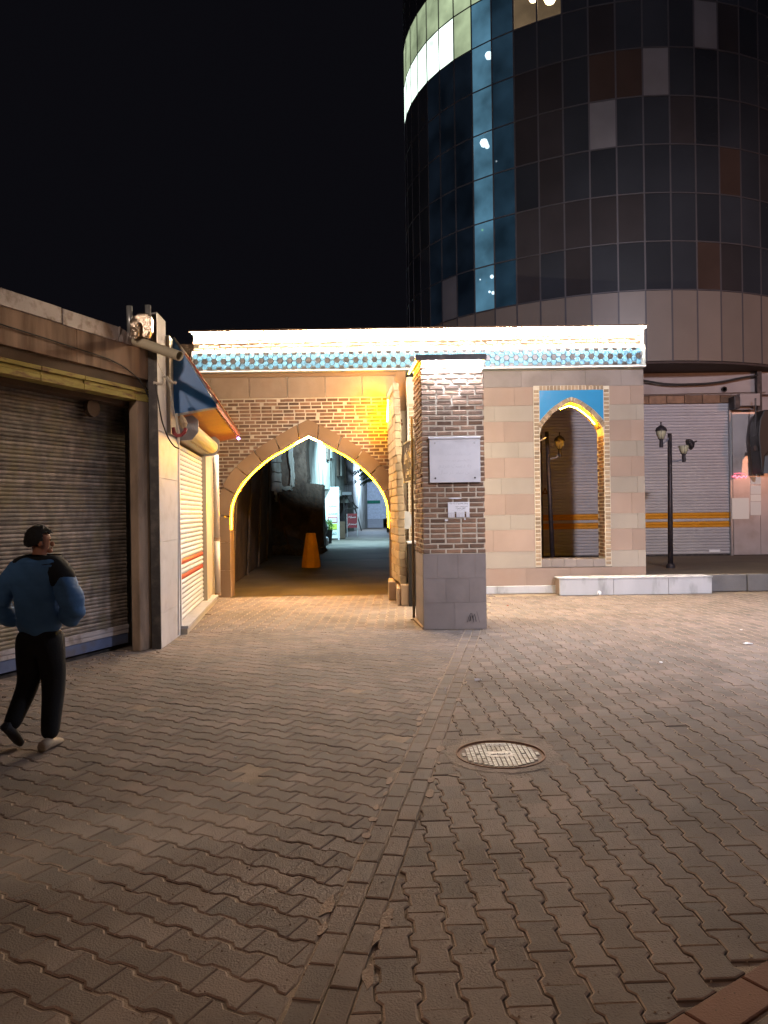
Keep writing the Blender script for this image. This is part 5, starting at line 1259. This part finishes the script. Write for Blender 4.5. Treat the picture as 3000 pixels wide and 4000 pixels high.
# far white shopfront with green band
fs_ = thing('white_shopfront', 'white shuttered front with green band and steps at the far end of the alley', 'shop building', (-.5, 80, 0))
p, q = at(1420, 2045, 80), at(1484, 1895, 80)
b = MB(); b.box(p.x, q.x + 1.0, 80, 83, .9, q.z + .8); b.build('front', M('far white paint', (.55, .6, .7)), fs_)
b = MB(); b.box(p.x, q.x, 79.9, 80, zat(1450, 1967, 80), zat(1450, 1955, 80)); b.build('green_band', M('green paint', (.02, .18, .12)), fs_)
for k in range(5):
    b = MB(); b.box(p.x - .1, q.x + .3, 79.9 - k * .3, 80.2 - k * .3, 0, .9 - k * .18); b.build('step', mGREYP, fs_)
b = MB(); b.hexa([(-2.6, 66, 0), (-1.7, 79, 0), (-3.5, 79, 0), (-3.5, 66, 0), (-2.6, 66, 7), (-1.7, 79, 7), (-3.5, 79, 7), (-3.5, 66, 7)]); tag(b.build('far_wall', mPLG), 'pale worn wall behind the steel stair at the far left of the alley', 'wall')
b = MB(); b.box(-6, 6, 92, 93, 0, 9); tag(b.build('end_building', mMUD), 'dark building closing the far end of the alley', 'building')
b = MB(); b.hexa([(.75, 15.35, 0), (1.9, 90, 0), (3, 90, 0), (1.0, 15.35, 0), (.75, 15.35, 4.2), (1.9, 90, 6), (3, 90, 6), (1.0, 15.35, 4.2)]); tag(b.build('alley_wall', mMUD), 'dark wall along the right side of the alley behind the pillar', 'wall')
# tree fronds
tr = thing('leafy_tree', 'dark tree whose drooping branches hang into the top right of the arch view', 'tree', (.35, 60, 0))
b = MB(); b.tube([(.35, 60, 0), (.3, 60, 2.5), (.1, 60, 5.2)], [.16, .12, .08], 8); b.build('trunk', mBROWNB, tr)
rr = random.Random(9); b = MB(); bl = MB()
for k in range(26):
    a0 = V((.1, 60 + rr.uniform(-.6, .6), rr.uniform(4.2, 5.4))); ln = rr.uniform(1.4, 2.9); dx = -rr.uniform(.75, 1) * ln; P = [a0 + V((dx * t, rr.uniform(-.1, .1), .25 * math.sin(t * 2.2) * ln * .3 - .55 * t * t * ln * .5)) for t in (0, .2, .4, .6, .8, 1)]
    bl.tube(P, [.03, .025, .02, .015, .01, .006], 4)
    for i in range(len(P) - 1):
        for j in range(9):
            t = j / 9; p = P[i] + (P[i + 1] - P[i]) * t; d = V((-.12, rr.uniform(-.1, .1), -rr.uniform(.1, .3))); e = V((.03, .0, .01)); b.add([p, p + d * .5 + e, p + d, p + d * .5 - e], [(0, 1, 2, 3)])
b.build('leaves', mLEAF, tr); bl.build('branches', mBROWNB, tr)

# ================================================================== PERSON
PR = V((-2.42, 5.38, 0)); Fd = V((.14, .99, 0)).normalized(); Rt = V((Fd.y, -Fd.x, 0))
def PP(r, f, z): return PR + Rt * r + Fd * f + Z * z
def skin(name, verts, edges, radii, mat, parent, sub=2, root=0, extra=None):
    me = bpy.data.meshes.new(name); org = wl(parent); me.from_pydata([tuple(V(v) - org) for v in verts], edges, []); o = bpy.data.objects.new(name, me); col.objects.link(o)
    o.modifiers.new('s', 'SKIN'); bpy.context.view_layer.objects.active = o
    if not me.skin_vertices:
        bm = bmesh.new(); bm.from_mesh(me); bm.verts.layers.skin.verify(); bm.to_mesh(me); bm.free()
    for i, r in enumerate(radii):
        sv = me.skin_vertices[0].data[i]; sv.radius = r if isinstance(r, tuple) else (r, r); sv.use_root = (i == root)
    m = o.modifiers.new('u', 'SUBSURF'); m.levels = sub; m.render_levels = sub
    bpy.context.view_layer.update(); me2 = bpy.data.meshes.new_from_object(o.evaluated_get(bpy.context.evaluated_depsgraph_get())); bpy.data.objects.remove(o)
    if extra:
        bm = bmesh.new(); bm.from_mesh(me2)
        for (c, sc3, rot) in extra:
            r_ = bmesh.ops.create_icosphere(bm, subdivisions=2, radius=1); mm = Matrix.Translation(V(c) - org) @ rot @ Matrix.Diagonal((*sc3, 1)); bmesh.ops.transform(bm, matrix=mm, verts=r_['verts'])
        bm.to_mesh(me2); bm.free()
    if name == 'jacket':
        zs = {}
        for v in me2.vertices: zs[v.index] = v.co + v.normal * (-.007 * math.exp(-8 * abs(math.sin((v.co.z + .3 * abs(v.co.x) * 0) * math.pi / .075))) + .007 * math.sin(v.co.z * 43 + v.co.x * 19) * math.sin(v.co.x * 23) + .005 * math.sin(v.co.x * 31 + v.co.z * 17))
        for v in me2.vertices: v.co = zs[v.index]
    me2.materials.clear(); me2.materials.append(mat)
    for p in me2.polygons: p.use_smooth = True
    o = bpy.data.objects.new(name, me2); col.objects.link(o)
    if parent is not None: o.parent = parent
    WL[o.name] = org
    return o
pr = thing('person', 'person in a blue padded jacket and black trousers walking past the old shutter', 'person', tuple(PR))
hd = V((.93, .37, 0)).normalized()                # where the face looks
HC = PP(.0, .02, 1.425)
def rotz(v): return Matrix.Rotation(math.atan2(v.y, v.x), 4, 'Z')
hips = PP(0, 0, .76); kneeF = PP(.075, .04, .42); ankF = PP(.10, -.07, .09); kneeR = PP(-.09, .00, .43); ankR = PP(-.13, -.17, .19)
sideh = V((-hd.y, hd.x, 0))
skin('body', [hips, PP(0, 0, .95), PP(0, 0, 1.15), PP(0, 0, 1.27), PP(.0, .0, 1.33), HC + V((0, 0, -.055)), HC + V((0, 0, .02)), HC + V((0, 0, .075)),
              PP(.16, -.01, 1.22), PP(.27, -.07, 1.0), PP(.19, .06, .88), PP(.175, .09, .84), PP(-.16, -.01, 1.22), PP(-.28, -.06, .99), PP(-.19, .06, .88), PP(-.175, .09, .84),
              kneeF, ankF, kneeR, ankR, PP(.07, 0, .70), PP(-.07, 0, .70)],
     [(0, 1), (1, 2), (2, 3), (3, 4), (4, 5), (5, 6), (6, 7), (3, 8), (8, 9), (9, 10), (10, 11), (3, 12), (12, 13), (13, 14), (14, 15), (0, 20), (20, 16), (16, 17), (0, 21), (21, 18), (18, 19)],
     [.09, .09, .10, .08, .045, .055, .078, .06, .05, .04, .033, .028, .05, .04, .033, .028, .05, .035, .05, .035, .07, .07], mSKIN, pr, 2, 0,
     [(HC + hd * .076 + V((0, 0, -.018)), (.015, .009, .018), rotz(hd)), (HC + hd * .058 + V((0, 0, -.066)), (.022, .028, .016), rotz(hd)),
      (HC + sideh * .078 + V((0, 0, -.01)), (.016, .008, .026), rotz(hd)), (HC - sideh * .078 + V((0, 0, -.01)), (.016, .008, .026), rotz(hd))])
for sgn in (-1, 1):
    bm = bmesh.new(); bmesh.ops.create_icosphere(bm, subdivisions=2, radius=.006); me = bpy.data.meshes.new('eye'); bm.to_mesh(me); bm.free(); me.materials.append(mINK); o = bpy.data.objects.new('eye', me); col.objects.link(o); o.parent = pr; o.location = HC + hd * .064 + sideh * sgn * .028 + V((0, 0, .012)) - PR
b = MB(); c_ = HC + hd * .070 + V((0, 0, -.046)); b.tube([c_ - sideh * .02, c_ + hd * .004, c_ + sideh * .02], .004, 5); b.build('mouth', M('lips', (.22, .06, .05)), pr)
# hair cap
bm = bmesh.new(); bmesh.ops.create_icosphere(bm, subdivisions=4, radius=1)
for v in list(bm.verts):
    c = v.co; fwd = c.x
    if fwd > .35 and c.z < .40: bm.verts.remove(v)
    elif c.z < -.55: bm.verts.remove(v)
for v in bm.verts:
    j = 1 + .05 * math.sin(v.co.x * 23 + v.co.z * 31) * math.sin(v.co.y * 27) + RN.uniform(-.035, .045); v.co = V((v.co.x * .098, v.co.y * .084, v.co.z * .098)) * j
me = bpy.data.meshes.new('hair'); bm.to_mesh(me); bm.free(); me.transform(rotz(hd)); me.materials.append(mHAIR)
for p in me.polygons: p.use_smooth = True
o = bpy.data.objects.new('hair', me); col.objects.link(o); o.parent = pr; o.location = HC + V((0, 0, .018)) - hd * .008 - PR
m_ = o.modifiers.new('t', 'SOLIDIFY'); m_.thickness = .008
jk = skin('jacket', [PP(0, 0, .735), PP(0, -.01, .93), PP(0, -.01, 1.10), PP(0, 0, 1.22), PP(0, .01, 1.30), PP(.15, -.01, 1.22), PP(.235, -.05, 1.10), PP(.285, -.07, .99), PP(.24, .0, .90), PP(.19, .05, .86),
                PP(-.15, -.01, 1.22), PP(-.235, -.05, 1.10), PP(-.29, -.06, .98), PP(-.24, .0, .90), PP(-.19, .05, .86)],
     [(0, 1), (1, 2), (2, 3), (3, 4), (3, 5), (5, 6), (6, 7), (7, 8), (8, 9), (3, 10), (10, 11), (11, 12), (12, 13), (13, 14)],
     [(.172, .14), (.175, .145), (.19, .145), (.16, .12), (.075, .075), .09, .095, .095, .085, .06, .09, .095, .095, .085, .06], mJACK, pr, 4)
skin('jacket_yoke', [PP(0, 0, 1.245), PP(.0, .01, 1.325), PP(.13, -.01, 1.245), PP(.19, -.04, 1.19), PP(.235, -.06, 1.125), PP(-.13, -.01, 1.25), PP(-.18, -.03, 1.215)], [(0, 1), (0, 2), (2, 3), (3, 4), (0, 5), (5, 6)],
     [(.135, .128), .080, .100, .100, .088, .098, .086], mYOKE, jk, 2)
skin('trousers', [PP(0, 0, .86), PP(.0, 0, .75), PP(.075, 0, .68), kneeF, ankF + V((0, 0, -.035)), PP(-.075, 0, .68), kneeR, ankR + V((0, 0, -.04))], [(0, 1), (1, 2), (2, 3), (3, 4), (1, 5), (5, 6), (6, 7)],
     [(.14, .11), (.155, .125), (.115, .11), .085, .062, (.115, .11), .080, .058], mTROU, pr, 2)
def shoe(ank, mat, pitch):
    b = MB(); prof = [(-.09, .035), (-.085, .075), (-.02, .085), (.05, .062), (.12, .045), (.15, .03)]
    vs = []; n = 8
    for i, (f, h) in enumerate(prof):
        wd = [.028, .036, .038, .042, .042, .022][i]
        for k in range(n): a = 2 * math.pi * k / n; vs.append(V((wd * math.cos(a), f, max(0, h / 2 + h / 2 * math.sin(a)))))
    fs = [(i * n + k, i * n + (k + 1) % n, (i + 1) * n + (k + 1) % n, (i + 1) * n + k) for i in range(len(prof) - 1) for k in range(n)] + [list(range(n)), [(len(prof) - 1) * n + k for k in range(n)]]
    mm = Matrix((Rt, Fd, Z)).transposed().to_4x4() @ Matrix.Rotation(pitch, 4, 'X'); mm.translation = ank; b.add([mm @ v for v in vs], fs); b.build('shoe', mat, pr, smooth=True)
shoe(V((ankF.x, ankF.y, 0)), mSHOE, 0); shoe(V((ankR.x, ankR.y, .105)), M('dark shoe', (.03, .03, .035), rough=.7), rad(-42))

# ================================================================== LITTER
def scrap(px, py, w_, h_, mat, label, cat='litter', zz=.03):
    p = gp(px, py); b = MB(); n = 8; rr = random.Random(px); vs = [V((p.x + w_ * math.cos(2 * math.pi * k / n) * rr.uniform(.6, 1), p.y + h_ * math.sin(2 * math.pi * k / n) * rr.uniform(.6, 1), .006 + rr.uniform(0, zz))) for k in range(n)]
    vs.append(V((p.x, p.y, zz))); vs += [V((v.x, v.y, max(.004, v.z - .006))) for v in vs]
    fs = [(k, (k + 1) % n, n) for k in range(n)] + [((k + 1) % n + n + 1, k + n + 1, 2 * n + 1) for k in range(n)] + [(k, k + n + 1, (k + 1) % n + n + 1, (k + 1) % n) for k in range(n)]
    b.add(vs, fs); tag(b.build('litter', mat), label, cat)
scrap(1866, 2661, .045, .03, mPAPER, 'crumpled white scrap on the strip in front of the pillar')
scrap(1740, 2698, .012, .010, mPAPER, 'tiny white scrap on the brick strip left of the larger scrap')
scrap(2342, 2326, .05, .03, mPAPER, 'crumpled white paper lying against the marble kerb', zz=.09)
scrap(2920, 2517, .07, .05, mPAPER, 'flattened white scrap near the right edge of the square', zz=.015)
scrap(2582, 2590, .02, .015, mPAPER, 'small white scrap right of the pillar on the open paving', zz=.01)
scrap(2895, 2462, .02, .02, mPAPER, 'small pale scrap furthest right near the grey kerb', zz=.01)
scrap(918, 2962, .012, .010, mPAPER, 'tiny pale scrap in the middle of the dark left paving', zz=.008)
scrap(2934, 3743, .010, .008, mCREAMT, 'small yellowish crumb beside the red edging slabs', zz=.008)
scrap(1983, 2368, .02, .012, mREDT, 'small dark red scrap right of the pillar near the wall', zz=.02)
scrap(813, 2402, .05, .02, mBROWNB, 'dry brown leaf on the paving beside the white shutter step', zz=.012)
